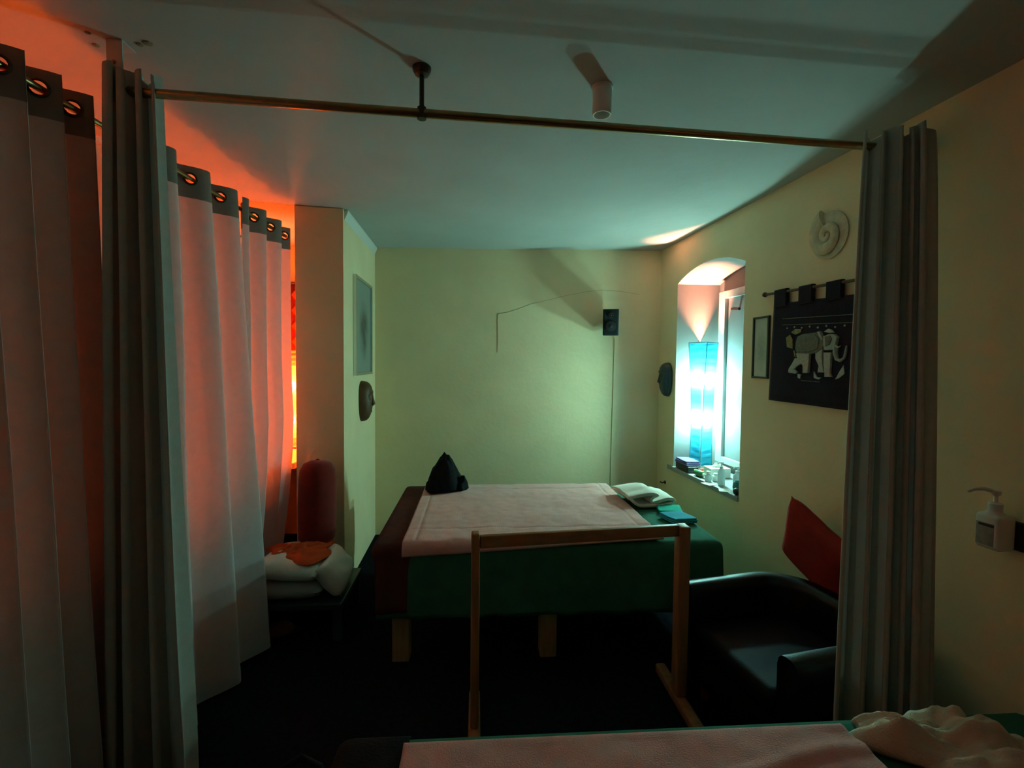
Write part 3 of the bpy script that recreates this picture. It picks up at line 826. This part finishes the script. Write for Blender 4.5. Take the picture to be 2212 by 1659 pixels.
s = drape('pink_towel', M['pink'], -0.17, 0.945, 0.30, 1.155, 0.673, (0, 0, 0, 0.02), r=0.02, wav=0.002, th=0.009, nx=120, ny=90, seed=8.0, rough=0.007, relief=ridge)
tag(s, 'pink terry towel on the nearest massage table at the bottom edge', 'towel')
t = thing('cream_towel', 'crumpled cream towel on the right end of the nearest massage table', 'towel', (1.13, 1.06, 0.66))
bm = NB(); heap(bm, (1.19, 1.035, 0.659), 0.23, 0.12, 0.085, 6.3, n=72, rings=26, power=1.7, lump=0.55, freq=6, rot=-0.35); obj('cloth', bm, M['cream_cloth'], t, smooth=3.2)
bm = NB(); heap(bm, (1.10, 1.12, 0.659), 0.13, 0.045, 0.06, 3.1, n=48, rings=16, power=1.7, lump=0.35, freq=6, rot=-0.5); obj('loose_end', bm, M['cream_cloth'], t, smooth=3.2)
t = thing('bag', 'soft black bag on the floor in the shadow left of the nearest table', 'bag', (-0.50, 1.42, 0))
bm = NB(); heap(bm, (-0.50, 1.42, 0), 0.17, 0.13, 0.34, 5.1, n=40, rings=16, power=2.2, lump=0.25, freq=4); obj('body', bm, M['black_cloth'], t, smooth=1.4)
bm = NB(); tube(bm, [(-0.58, 1.42, 0.30), (-0.55, 1.42, 0.42), (-0.50, 1.42, 0.45), (-0.45, 1.42, 0.42), (-0.42, 1.42, 0.30)], 0.011, 8); obj('handle', bm, M['black_cloth'], t, smooth=0.9)

# ------------------------------------------------------------------ pile in the left corner by the pillar
t = thing('low_bench', 'dark low bench under the pile of blankets by the pillar', 'bench', (-1.0, 3.05, 0))
bm = NB(); box(bm, -1.22, -0.76, 2.80, 3.30, 0.19, 0.225, 0.006); obj('bench_top', bm, M['mask_dark'], t)
for sx in (-1.19, -0.79):
    for sy in (2.83, 3.27):
        bm = NB(); box(bm, sx - .02, sx + .02, sy - .02, sy + .02, 0, 0.19, 0.003); obj('leg', bm, M['mask_dark'], t)
t = thing('folded_blanket', 'grey blanket folded at the bottom of the pile by the pillar', 'blanket', (-1.07, 3.03, 0.226))
bm = NB(); pillow_bm(bm, (-1.065, 3.03, 0.282), 0.34, 0.44, 0.115, Matrix.Rotation(0.08, 4, 'Z'), pinch=0.05, seed=2); obj('cover', bm, M['grey_cloth'], t, smooth=1.2)
t = thing('pillow', 'white pillow lying under the orange cloth by the pillar', 'pillow', (-1.08, 3.0, 0.335))
bm = NB(); pillow_bm(bm, (-1.075, 3.01, 0.397), 0.38, 0.42, 0.125, Matrix.Rotation(-0.06, 4, 'Z') @ Matrix.Rotation(0.05, 4, 'Y'), pinch=0.08, seed=5); obj('cover', bm, M['white_cloth'], t, smooth=1.2)
t = thing('pillow', 'small cream pillow tipped on its side at the right of the pile', 'pillow', (-0.85, 3.0, 0.226))
bm = NB(); pillow_bm(bm, (-0.850, 3.00, 0.345), 0.21, 0.34, 0.14, Matrix.Rotation(math.radians(52), 4, 'Y') @ Matrix.Rotation(0.1, 4, 'Z'), pinch=0.06, seed=8); obj('cover', bm, M['white_cloth'], t, smooth=1.2)
t = thing('orange_cloth', 'crumpled orange red cloth lying on the white pillow', 'cloth', (-1.05, 3.02, 0.455))
bm = NB(); heap(bm, (-1.05, 3.03, 0.447), 0.17, 0.15, 0.03, 4.4, n=48, rings=16, power=1.8, lump=0.7, freq=9); obj('cloth', bm, M['orange_cloth'], t, smooth=1.2)
t = thing('bolster', 'dark red bolster standing upright on the pillows against the pillar', 'bolster', (-1.0, 3.22, 0.47))
bm = NB(); lathe(bm, [(0.02, 0.0), (0.095, 0.0), (0.112, 0.02), (0.115, 0.10), (0.117, 0.25), (0.115, 0.40), (0.108, 0.455), (0.085, 0.495), (0.045, 0.512), (0.006, 0.516)], (-1.02, 3.20, 0.45), 28, (-0.01, 0.08, 1)); obj('cover', bm, M['red_velvet'], t, smooth=0.8)
bm = NB(); lathe(bm, [(0.013, 0), (0.012, 0.006), (0.004, 0.009)], (-1.025, 3.241, 0.963), 12, (-0.01, 0.08, 1)); obj('button', bm, M['red_velvet'], t)
t = thing('slipper', 'brown orange rounded slipper on the dark floor beside the curtain', 'slipper', (-1.12, 2.84, 0))
bm = NB(); heap(bm, (-1.15, 2.90, 0.0), 0.10, 0.055, 0.075, 2.9, n=32, rings=12, power=2.0, lump=0.12, freq=3, rot=0.5); obj('upper', bm, M['brown_leather'], t, smooth=1.2)
bm = NB(); heap(bm, (-1.14, 2.895, 0.0), 0.125, 0.058, 0.016, 2.9, n=32, rings=6, power=6.0, lump=0.05, freq=2, rot=0.5); obj('sole', bm, M['black_plastic'], t, smooth=0.8)

# ------------------------------------------------------------------ pictures, masks and wall pieces
pf = thing('picture_frame', 'tall picture in a thin silver frame on the side of the pillar', 'picture', (XP, 4.02, 1.88))
XF = XP + 0.012
def pillar_x(y): return XP + 0.02 * (YB(XP) - y) / (YB(XP) - PY)
fy0, fy1, fz0, fz1 = 3.72, 4.33, 1.50, 2.25
def pbox(y0, y1, z0, z1, d0, d1, bev=0.002):
    bm = NB(); prism(bm, [(pillar_x(y0) + d0, y0, z0), (pillar_x(y1) + d0, y1, z0), (pillar_x(y1) + d0, y1, z1), (pillar_x(y0) + d0, y0, z1)], (1, 0, 0), d1 - d0, bev); return bm
obj('frame_side', pbox(fy0, fy0 + 0.022, fz0, fz1, 0.002, 0.026), M['chrome'], pf)
obj('frame_side', pbox(fy1 - 0.022, fy1, fz0, fz1, 0.002, 0.026), M['chrome'], pf)
obj('frame_side', pbox(fy0 + 0.022, fy1 - 0.022, fz0, fz0 + 0.022, 0.002, 0.026), M['chrome'], pf)
obj('frame_side', pbox(fy0 + 0.022, fy1 - 0.022, fz1 - 0.022, fz1, 0.002, 0.026), M['chrome'], pf)
M['print1'] = art_mat('faded_print', (0.42, 0.44, 0.40), (0.14, 0.14, 0.13), 0.03, -0.02, 0.20, 0.30, 9)
obj('print', pbox(fy0 + 0.022, fy1 - 0.022, fz0 + 0.022, fz1 - 0.022, 0.002, 0.010, 0), M['print1'], pf)
obj('glass', pbox(fy0 + 0.022, fy1 - 0.022, fz0 + 0.022, fz1 - 0.022, 0.014, 0.016, 0), M['clearglass'], pf)

def mask(label, base, nrm, side, w, h, d, m):
    """carved face: long oval shell with brow, nose, eyelids and lips; base = middle of the back, nrm out of the wall"""
    nrm = Vector(nrm).normalized(); side = Vector(side).normalized(); up = Vector((0, 0, 1))
    t = thing('wall_mask', label, 'mask', Vector(base), 'carved masks on the walls')
    def P(x, z, o): return Vector(base) + side * x * w + up * z * h + nrm * o * d
    def wid(z): return 0.5 * (1 - (abs(z - 0.12) / (0.62 if z < 0.12 else 0.38)) ** 2.4) ** 0.5 if abs(z - 0.12) < (0.62 if z < 0.12 else 0.38) else 0.0
    def fn(u, v):
        z = -0.499 + 0.998 * v
        ww = wid(z)
        a = PI * u
        x = -math.cos(a) * ww
        o = math.sin(a) ** 0.8 * (ww * 2) ** 0.7
        eye = math.exp(-((abs(x) - 0.2) / 0.1) ** 2 - ((z - 0.12) / 0.07) ** 2)
        return P(x, z, max(0, o - 0.16 * eye))
    bm = NB(); gridf(bm, fn, 32, 40)
    gridf(bm, lambda u, v: P((2 * u - 1) * wid(-0.499 + 0.998 * v), -0.499 + 0.998 * v, 0), 6, 40)
    bmesh.ops.remove_doubles(bm, verts=bm.verts, dist=1e-4)
    face = obj('face', bm, m, t, smooth=1.2)
    bm = NB(); tube(bm, [P(0, 0.17, 0.92), P(0, 0.05, 0.98), P(0, -0.06, 1.02), P(0, -0.10, 0.90)], [w * .05, w * .06, w * .10, w * .06], 10); obj('nose', bm, m, face, smooth=0.9)
    for s in (-1, 1):
        bm = NB(); tube(bm, [P(s * 0.05, 0.19, 0.95), P(s * 0.20, 0.235, 0.86), P(s * 0.36, 0.17, 0.58)], [w * .03, w * .05, w * .025], 8); obj('brow', bm, m, face, smooth=0.9)
        bm = NB(); tube(bm, [P(s * 0.11, 0.12, 0.80), P(s * 0.20, 0.135, 0.78), P(s * 0.29, 0.115, 0.62)], [w * .02, w * .045, w * .02], 8); obj('eyelid', bm, m, face, smooth=0.9)
    for dz in (-0.215, -0.25):
        bm = NB(); tube(bm, [P(-0.13, dz + .01, 0.72), P(0, dz, 0.86), P(0.13, dz + .01, 0.72)], [w * .02, w * .045, w * .02], 8); obj('lip', bm, m, face, smooth=0.9)
    return t
mask('dark brown carved wooden mask under the silver-framed picture', (XP + 0.011, 3.99, 1.29), (1, 0.02, 0), (0, 1, 0), 0.19, 0.325, 0.09, M['dark_wood'])
mask('dark glossy mask on the right wall between corner and niche', W(4.20, 1.475), WN, (0, -1, 0), 0.17, 0.30, 0.085, M['mask_dark'])

pf = thing('picture_frame', 'narrow upright picture in a thin dark frame right of the niche', 'picture', W(2.91, 1.715))
a0, a1, b0, b1 = 2.835, 2.99, 1.525, 1.905
for (y0, y1, z0, z1) in ((a0, a0 + .012, b0, b1), (a1 - .012, a1, b0, b1), (a0 + .012, a1 - .012, b0, b0 + .012), (a0 + .012, a1 - .012, b1 - .012, b1)):
    bm = NB(); nbox(bm, y0, y1, z0, z1, 0.002, 0.016, 0.002); obj('frame_side', bm, M['black_frame'], pf)
M['print2'] = art_mat('script_print', (0.72, 0.70, 0.62), (0.45, 0.45, 0.40), 0.0, -0.02, 0.07, 0.16, 60)
bm = NB(); nbox(bm, a0 + .012, a1 - .012, b0 + .012, b1 - .012, 0.002, 0.006, 0); obj('print', bm, M['print2'], pf)
bm = NB(); nbox(bm, a0 + .012, a1 - .012, b0 + .012, b1 - .012, 0.009, 0.0105, 0); obj('glass', bm, M['clearglass'], pf)

# tapestry with an applique elephant
tp = thing('tapestry', 'dark tapestry with a silver elephant hanging from a wooden rod', 'tapestry', W(2.5, 1.40))
TPO = 0.016
bm = NB()
gridf(bm, lambda u, v: W((2.784 + .021 * (1 - v)) * (1 - u) + 2.10 * u, (1.400 + 0.565 * v) * (1 - u) + (1.392 + 0.547 * v) * u, TPO + 0.004 * math.sin(u * 11) * (1 - v)), 40, 12)
cl = obj('cloth', bm, M['velvet'], tp, smooth=3.2)
solidify(cl, 0.004, 1.0)
bm = NB(); tube(bm, [W(2.855, 2.03, 0.024), W(2.05, 2.003, 0.024)], 0.008, 10)
for y, z in ((2.862, 2.0305), (2.043, 2.0025)): lathe(bm, [(0.004, -0.018), (0.013, -0.010), (0.016, 0), (0.013, 0.010), (0.004, 0.018)], W(y, z, 0.024), 12, (0, 1, 0))
obj('hanging_rod', bm, M['dark_wood'], tp, smooth=0.8)
for (ya, yb_, zt, zb) in ((2.766, 2.664, 2.042, 1.945), (2.565, 2.465, 2.034, 1.94), (2.369, 2.272, 2.026, 1.935), (2.19, 2.10, 2.018, 1.93)):
    bm = NB(); nbox(bm, yb_, ya, zb, zt, 0.012, 0.0345, 0.004); obj('tab', bm, M['velvet'], tp)
el = obj('elephant', (lambda b: (prism(b, [W(y, z, TPO + 0.004) for y, z in [(2.563, 1.765), (2.526, 1.775), (2.424, 1.778), (2.374, 1.755), (2.366, 1.714), (2.383, 1.692), (2.419, 1.672), (2.469, 1.666), (2.521, 1.669), (2.562, 1.668), (2.579, 1.697), (2.576, 1.736)]], WN, 0.012, 0.005), b)[1])(NB()), M['dark_satin'], tp)
def patch(name, pts, m, d=0.010, o=0.004):
    bm = NB(); prism(bm, [W(y, z, TPO + o) for y, z in pts], WN, d, min(0.004, d * .4)); return obj(name, bm, m, el)
patch('leg', [(2.569, 1.673), (2.469, 1.668), (2.47, 1.624), (2.476, 1.567), (2.513, 1.566), (2.515, 1.605), (2.539, 1.629), (2.561, 1.648)], M['silver_cloth'], 0.014)
patch('leg', [(2.582, 1.648), (2.554, 1.643), (2.529, 1.617), (2.566, 1.602), (2.586, 1.585), (2.561, 1.57), (2.571, 1.56), (2.634, 1.566), (2.629, 1.589), (2.602, 1.619)], M['silver_cloth'], 0.009)
patch('leg', [(2.432, 1.702), (2.383, 1.692), (2.386, 1.646), (2.377, 1.601), (2.368, 1.571), (2.412, 1.571), (2.406, 1.605), (2.43, 1.642)], M['silver_cloth'], 0.009)
patch('leg', [(2.37, 1.673), (2.321, 1.672), (2.322, 1.623), (2.323, 1.566), (2.313, 1.55), (2.359, 1.549), (2.359, 1.565), (2.368, 1.619)], M['silver_cloth'], 0.014)
patch('head', [(2.374, 1.755), (2.339, 1.764), (2.305, 1.762), (2.282, 1.745), (2.287, 1.728), (2.294, 1.698), (2.285, 1.687), (2.313, 1.684), (2.365, 1.684), (2.372, 1.714)], M['silver_cloth'], 0.016)
patch('ear', [(2.360, 1.752), (2.325, 1.757), (2.312, 1.739), (2.325, 1.710), (2.352, 1.702)], M['dark_satin'], 0.020)
patch('crown', [(2.38, 1.778), (2.352, 1.791), (2.328, 1.783), (2.312, 1.768), (2.345, 1.769)], M['silver_cloth'])
patch('collar', [(2.418, 1.78), (2.399, 1.782), (2.372, 1.736), (2.382, 1.733)], M['silver_cloth'], 0.018)
patch('saddle_cloth', [(2.555, 1.755), (2.43, 1.768), (2.40, 1.74), (2.41, 1.69), (2.47, 1.676), (2.55, 1.68), (2.565, 1.71)], M['dark_satin'], 0.016)
bm = NB(); tube(bm, [W(y, z, TPO + 0.010) for y, z in [(2.296, 1.700), (2.298, 1.667), (2.288, 1.639), (2.266, 1.630), (2.242, 1.645), (2.235, 1.675), (2.231, 1.702)]], [0.014, 0.012, 0.010, 0.008, 0.007, 0.006, 0.004], 10); obj('trunk', bm, M['silver_cloth'], el, smooth=0.9)
bm = NB(); tube(bm, [W(2.292, 1.705, TPO + 0.018), W(2.276, 1.695, TPO + 0.016), W(2.266, 1.703, TPO + 0.012)], [0.005, 0.004, 0.002], 8); obj('tusk', bm, M['stone'], el)
for pts in ([(2.56, 1.561), (2.536, 1.556), (2.542, 1.534), (2.559, 1.539)], [(2.442, 1.577), (2.419, 1.547), (2.388, 1.544), (2.406, 1.534), (2.44, 1.542)], [(2.297, 1.538), (2.274, 1.575), (2.248, 1.61), (2.24, 1.567), (2.272, 1.545)]):
    bm = NB(); prism(bm, [W(y, z, TPO + 0.004) for y, z in pts], WN, 0.006, 0.002); obj('applique', bm, M['silver_cloth'], cl)
for pts in ([(2.663, 1.763), (2.631, 1.778), (2.61, 1.75), (2.605, 1.698), (2.653, 1.709)], [(2.625, 1.79), (2.592, 1.806), (2.541, 1.802), (2.548, 1.785), (2.59, 1.775)], [(2.60, 1.69), (2.59, 1.655), (2.575, 1.65), (2.585, 1.685)]):
    bm = NB(); prism(bm, [W(y, z, TPO + 0.004) for y, z in pts], WN, 0.006, 0.002); obj('applique', bm, M['gold_cloth'], cl)
for (a, b, za, zb) in ((2.70, 2.12, 1.837, 1.806), (2.534, 2.405, 1.525, 1.522), (2.70, 2.12, 1.872, 1.845)):
    bm = NB(); tube(bm, [W(a, za, TPO + 0.005), W(b, zb, TPO + 0.005)], 0.0018, 6); obj('braid', bm, M['dark_satin'], cl)
for k in range(9):
    bm = NB(); y = 2.66 - k * 0.058; lathe(bm, [(0.006, 0), (0.005, 0.003), (0.001, 0.005)], W(y, 1.815 - 0.003 * k + 0.006 * (k % 2), TPO + 0.004), 8, WN); obj('sequin', bm, M['silver_cloth'], cl)

# spiral plaque: a flat shell-like coil
sp_ = thing('spiral_plaque', 'cream coiled shell-like plaque high on the right wall', 'wall plaque', W(2.385, 2.262))
bm = NB()
rings = []
N = 110
for i in range(N + 1):
    th = -1.75 * 2 * PI * (i / N) + 1.2
    rr = 0.150 * math.exp(-1.75 * (i / N))
    half = rr * 0.30 + 0.004
    c0 = (rr - half)
    ring = []
    for k in range(10):
        a = 2 * PI * k / 10
        q = c0 + half * math.cos(a)
        o = 0.014 + 0.016 * (i / N) + max(-0.012, half * 0.42 * math.sin(a))
        ring.append(bm.verts.new(W(2.39 + q * math.cos(th), 2.266 + q * math.sin(th), o)))
    rings.append(ring)
for a, b in zip(rings, rings[1:]):
    for k in range(10): bm.faces.new((a[k], a[(k + 1) % 10], b[(k + 1) % 10], b[k]))
bm.faces.new(rings[0]); bm.faces.new(list(reversed(rings[-1])))
bmesh.ops.recalc_face_normals(bm, faces=bm.faces)
obj('coil', bm, M['stone'], sp_, smooth=1.2)
bm = NB(); lathe(bm, [(0.118, 0.001), (0.12, 0.008), (0.09, 0.012), (0.02, 0.014)], W(2.39, 2.266), 32, WN); obj('backing', bm, M['stone'], sp_, smooth=0.6)

# speaker with cable
sk = thing('speaker', 'small black loudspeaker mounted on the back wall near the corner', 'speaker', (1.18, 4.30, 1.975))
mt = Matrix.Translation((1.182, 4.30, 1.975)) @ Matrix.Rotation(math.radians(-14), 4, 'Z') @ Matrix.Rotation(math.radians(4), 4, 'X')
def sbox(name, m, *a, bev=0.006):
    bm = NB(); box(bm, *a, bev, 2); bmesh.ops.transform(bm, matrix=mt, verts=bm.verts); return obj(name, bm, m, sk)
cab = sbox('cabinet', M['black_plastic'], -0.068, 0.068, -0.085, 0.075, -0.115, 0.115)
sbox('grille', M['grille'], -0.060, 0.060, -0.092, -0.085, -0.106, 0.106, bev=0.003)
for z, r in ((-0.035, 0.045), (0.06, 0.024)):
    bm = NB(); lathe(bm, [(r, 0.0), (r, 0.004), (r * .85, 0.005), (r * .4, 0.0025), (r * .2, 0.006), (r * .05, 0.007)], (0, -0.092, z), 24, (0, -1, 0)); bmesh.ops.transform(bm, matrix=mt, verts=bm.verts); obj('driver_cone', bm, M['cone'], cab, smooth=0.8)
bm = NB(); tube(bm, [(1.195, 4.35, 1.975), (1.20, YB(1.2), 1.975)], 0.014, 10); lathe(bm, [(0.03, 0), (0.03, 0.01), (0.02, 0.014)], (1.20, YB(1.2), 1.975), 14, (0, -1, 0)); obj('bracket', bm, M['black_plastic'], sk)
bm = NB(); tube(bm, [(1.21, 4.39, 1.90), (1.255, YB(1.255) - 0.003, 1.84), (1.252, YB(1.25) - 0.003, 1.4), (1.245, YB(1.245) - 0.003, 0.9), (1.24, YB(1.24) - 0.003, 0.1)], 0.0028, 6); obj('cable', bm, M['cable'], sk)

# ceiling lamp holder (unlit)
cl_ = thing('ceiling_lampholder', 'small white cylindrical lampholder on the ceiling behind the rail', 'lampholder', (0.462, 1.855, ZC))
bm = NB(); lathe(bm, [(0.040, 0.0), (0.040, -0.008), (0.036, -0.012), (0.036, -0.10), (0.034, -0.104), (0.030, -0.104), (0.029, -0.10), (0.029, -0.06), (0.012, -0.055)], (0.462, 1.855, ZC), 28); obj('body', bm, M['white_plastic'], cl_, smooth=0.6)
bm = NB(); lathe(bm, [(0.013, -0.055), (0.013, -0.08), (0.004, -0.082)], (0.462, 1.855, ZC), 16); obj('socket', bm, M['black_plastic'], cl_, smooth=0.6)

# wall socket below the niche
t = thing('wall_hook', 'tiny dark hook on the right wall under the niche sill', 'hook', W(4.22, 0.545))
bm = NB(); lathe(bm, [(0.016, 0), (0.015, 0.006), (0.006, 0.008)], W(4.22, 0.56), 14, WN); obj('plate', bm, M['dark_metal'], t)
bm = NB(); tube(bm, [W(4.22, 0.56, 0.006), W(4.22, 0.555, 0.03), W(4.22, 0.565, 0.045)], 0.006, 8); obj('peg', bm, M['dark_metal'], t)

# soap dispenser on the right wall
SD = 1.535
sd = thing('soap_dispenser', 'white pump soap bottle in a dark wall holder', 'soap dispenser', W(SD, 0.985))
def dbox(name, m, y0, y1, z0, z1, o0, o1, bev, parent=None, sm=0.8):
    bm = NB(); nbox(bm, y0, y1, z0, z1, o0, o1, 0)
    bmesh.ops.bevel(bm, geom=list(bm.edges), offset=bev, segments=3, profile=0.5, affect='EDGES')
    return obj(name, bm, m, parent or sd, smooth=sm)
bt = dbox('bottle', M['white_plastic'], SD - 0.040, SD + 0.040, 0.985, 1.105, 0.022, 0.092, 0.013)
dbox('label', M['label_paper'], SD - 0.028, SD + 0.028, 0.998, 1.075, 0.0915, 0.0932, 0.0005, bt)
dbox('label_stripe', M['label_dark'], SD - 0.028, SD + 0.020, 1.063, 1.072, 0.0925, 0.0940, 0.0004, bt)
dbox('holder', M['black_plastic'], SD - 0.058, SD + 0.040, 0.990, 1.085, 0.001, 0.021, 0.004)
cN = W(SD, 0, 0.057)
bm = NB(); lathe(bm, [(0.034, 1.100), (0.022, 1.112), (0.020, 1.116), (0.020, 1.140), (0.012, 1.144)], cN, 20); obj('collar', bm, M['white_plastic'], sd, smooth=0.7)
bm = NB(); lathe(bm, [(0.006, 1.14), (0.006, 1.165), (0.013, 1.170), (0.015, 1.184), (0.010, 1.187)], cN, 16); pm = obj('pump', bm, M['white_plastic'], sd, smooth=0.7)
bm = NB(); tube(bm, [cN + Vector((0, 0, 1.180)), cN + Vector((-0.03, 0.012, 1.188)), cN + Vector((-0.052, 0.026, 1.184)), cN + Vector((-0.072, 0.030, 1.174))], [0.008, 0.007, 0.006, 0.005], 10); obj('nozzle', bm, M['white_plastic'], pm, smooth=0.8)

# ------------------------------------------------------------------ things on the niche sill
ZS = NZ0 + 0.006
folded('folded_cloth', M['purple_cloth'], (1.748, 3.925, ZS + 0.052), 0.12, 0.22, 3, 0.013, 0.03, 3.0, 'purple folded cloth on a dark box at the far end of the niche sill', 'cloth')
t = thing('dark_box', 'dark box with a white knob under the purple cloth on the sill', 'box', (1.765, 3.85, ZS))
bm = NB(); box(bm, 1.68, 1.85, 3.80, 3.97, ZS, ZS + 0.05, 0.006); 
bm.free(); bm = NB(); box(bm, 1.695, 1.79, 3.80, 4.04, ZS, ZS + 0.05, 0.006); obj('body', bm, M['mask_dark'], t)
bm = NB(); lathe(bm, [(0.006, 0), (0.011, 0.008), (0.010, 0.014), (0.003, 0.018)], (1.755, 3.801, ZS + 0.026), 14, (0, -1, 0)); obj('knob', bm, M['white_plastic'], t, smooth=0.8)
def pump_bottle(label, x, y, r, h, m, ph=0.045):
    t = thing('pump_bottle', label, 'bottle', (x, y, ZS), 'bottles on the niche sill')
    bm = NB(); lathe(bm, [(r * .8, 0), (r, 0.005), (r, h * .78), (r * .9, h * .86), (r * .4, h), (r * .38, h + 0.004)], (x, y, ZS), 22); b = obj('body', bm, m, t, smooth=0.7)
    bm = NB(); lathe(bm, [(r * .5, h), (r * .5, h + 0.014), (0.005, h + 0.016), (0.005, h + ph * .7), (0.011, h + ph * .75), (0.011, h + ph), (0.004, h + ph + .002)], (x, y, ZS), 16); p = obj('pump', bm, M['white_plastic'], t, smooth=0.6)
    bm = NB(); tube(bm, [(x, y, ZS + h + ph * .88), (x - 0.03, y - 0.01, ZS + h + ph * .9), (x - 0.036, y - 0.012, ZS + h + ph * .7)], [0.006, 0.005, 0.004], 8); obj('nozzle', bm, M['white_plastic'], p, smooth=0.8)
    return t
def capped_bottle(label, x, y, r, h, m, capm, hc=0.03):
    t = thing('capped_bottle', label, 'bottle', (x, y, ZS), 'bottles on the niche sill')
    bm = NB(); lathe(bm, [(r * .85, 0), (r, 0.004), (r, h * .85), (r * .75, h * .95), (r * .55, h)], (x, y, ZS), 22); obj('body', bm, m, t, smooth=0.7)
    bm = NB(); lathe(bm, [(r * .62, h), (r * .62, h + hc * .9), (r * .5, h + hc)], (x, y, ZS), 18); obj('cap', bm, capm, t, smooth=0.6)
    return t
pump_bottle('tall clear pump bottle in the middle of the niche sill', 1.775, 3.41, 0.026, 0.125, M['clear_plastic'])
pump_bottle('milky pump bottle close to the near edge of the niche', 1.835, 3.30, 0.030, 0.115, M['clear_plastic'])
capped_bottle('short round white bottle in front of the pump bottles', 1.735, 3.53, 0.024, 0.06, M['clear_plastic'], M['white_plastic'], 0.018)
capped_bottle('squat white tub beside the short round bottle on the sill', 1.80, 3.54, 0.028, 0.045, M['white_plastic'], M['white_plastic'], 0.014)
capped_bottle('slim white bottle at the back of the sill near the window', 1.94, 3.42, 0.020, 0.13, M['white_plastic'], M['white_plastic'], 0.03)
t = thing('tissue_box', 'pale tissue box on the sill in front of the blue lamp', 'box', (1.88, 3.685, ZS))
bm = NB(); box(bm, 1.80, 1.96, 3.62, 3.75, ZS, ZS + 0.075, 0.005); obj('body', bm, M['white_plastic'], t)
bm = NB(); heap(bm, (1.88, 3.685, ZS + 0.074), 0.045, 0.03, 0.03, 2.0, n=24, rings=8, power=1.5, lump=0.6, freq=7); obj('tissue', bm, M['white_cloth'], t, smooth=1.2)
t = thing('green_bottle', 'green plastic bottle lying on the niche sill', 'bottle', (1.735, 3.60, ZS))
bm = NB(); lathe(bm, [(0.012, 0), (0.024, 0.006), (0.025, 0.08), (0.020, 0.095), (0.010, 0.102)], (1.735, 3.74, ZS + 0.025), 20, (0.15, -1, 0)); obj('body', bm, M['green_plastic'], t, smooth=0.7)
bm = NB(); lathe(bm, [(0.012, 0.102), (0.012, 0.122), (0.008, 0.126)], (1.735, 3.74, ZS + 0.025), 16, (0.15, -1, 0)); obj('cap', bm, M['white_plastic'], t, smooth=0.7)
for lab, x, y, r in (('small white paper slip on the front of the sill', 1.70, 3.45, 0.3), ('larger white paper slip by the teal jar on the sill', 1.725, 3.27, -0.4)):
    bm = NB(); box(bm, -0.035, 0.035, -0.045, 0.045, 0, 0.0015, 0)
    bmesh.ops.transform(bm, matrix=Matrix.Translation((x, y, ZS + 0.0005)) @ Matrix.Rotation(r, 4, 'Z'), verts=bm.verts)
    o = obj('paper_slip', bm, M['white_cloth'], None, origin=(x, y, ZS)); tag(o, lab, 'paper', 'paper slips on the sill')
t = thing('ceramic_jar', 'teal round jar with a dark ball in front at the near end of the sill', 'jar', (1.775, 3.10, ZS))
bm = NB(); lathe(bm, [(0.026, 0), (0.036, 0.012), (0.040, 0.04), (0.036, 0.065), (0.030, 0.074), (0.033, 0.08), (0.027, 0.08), (0.024, 0.06), (0.006, 0.05)], (1.785, 3.19, ZS), 24); obj('body', bm, M['teal_jar'], t, smooth=0.8)
t['label'] = 'teal round open jar at the near end of the niche sill'
t = thing('dark_ball', 'small dark ball on the sill in front of the teal jar', 'ball', (1.737, 3.072, ZS))
bm = NB(); bmesh.ops.create_uvsphere(bm, u_segments=20, v_segments=14, radius=0.024, matrix=Matrix.Translation((1.745, 3.145, ZS + 0.024))); obj('body', bm, M['mask_dark'], t, smooth=3.0)
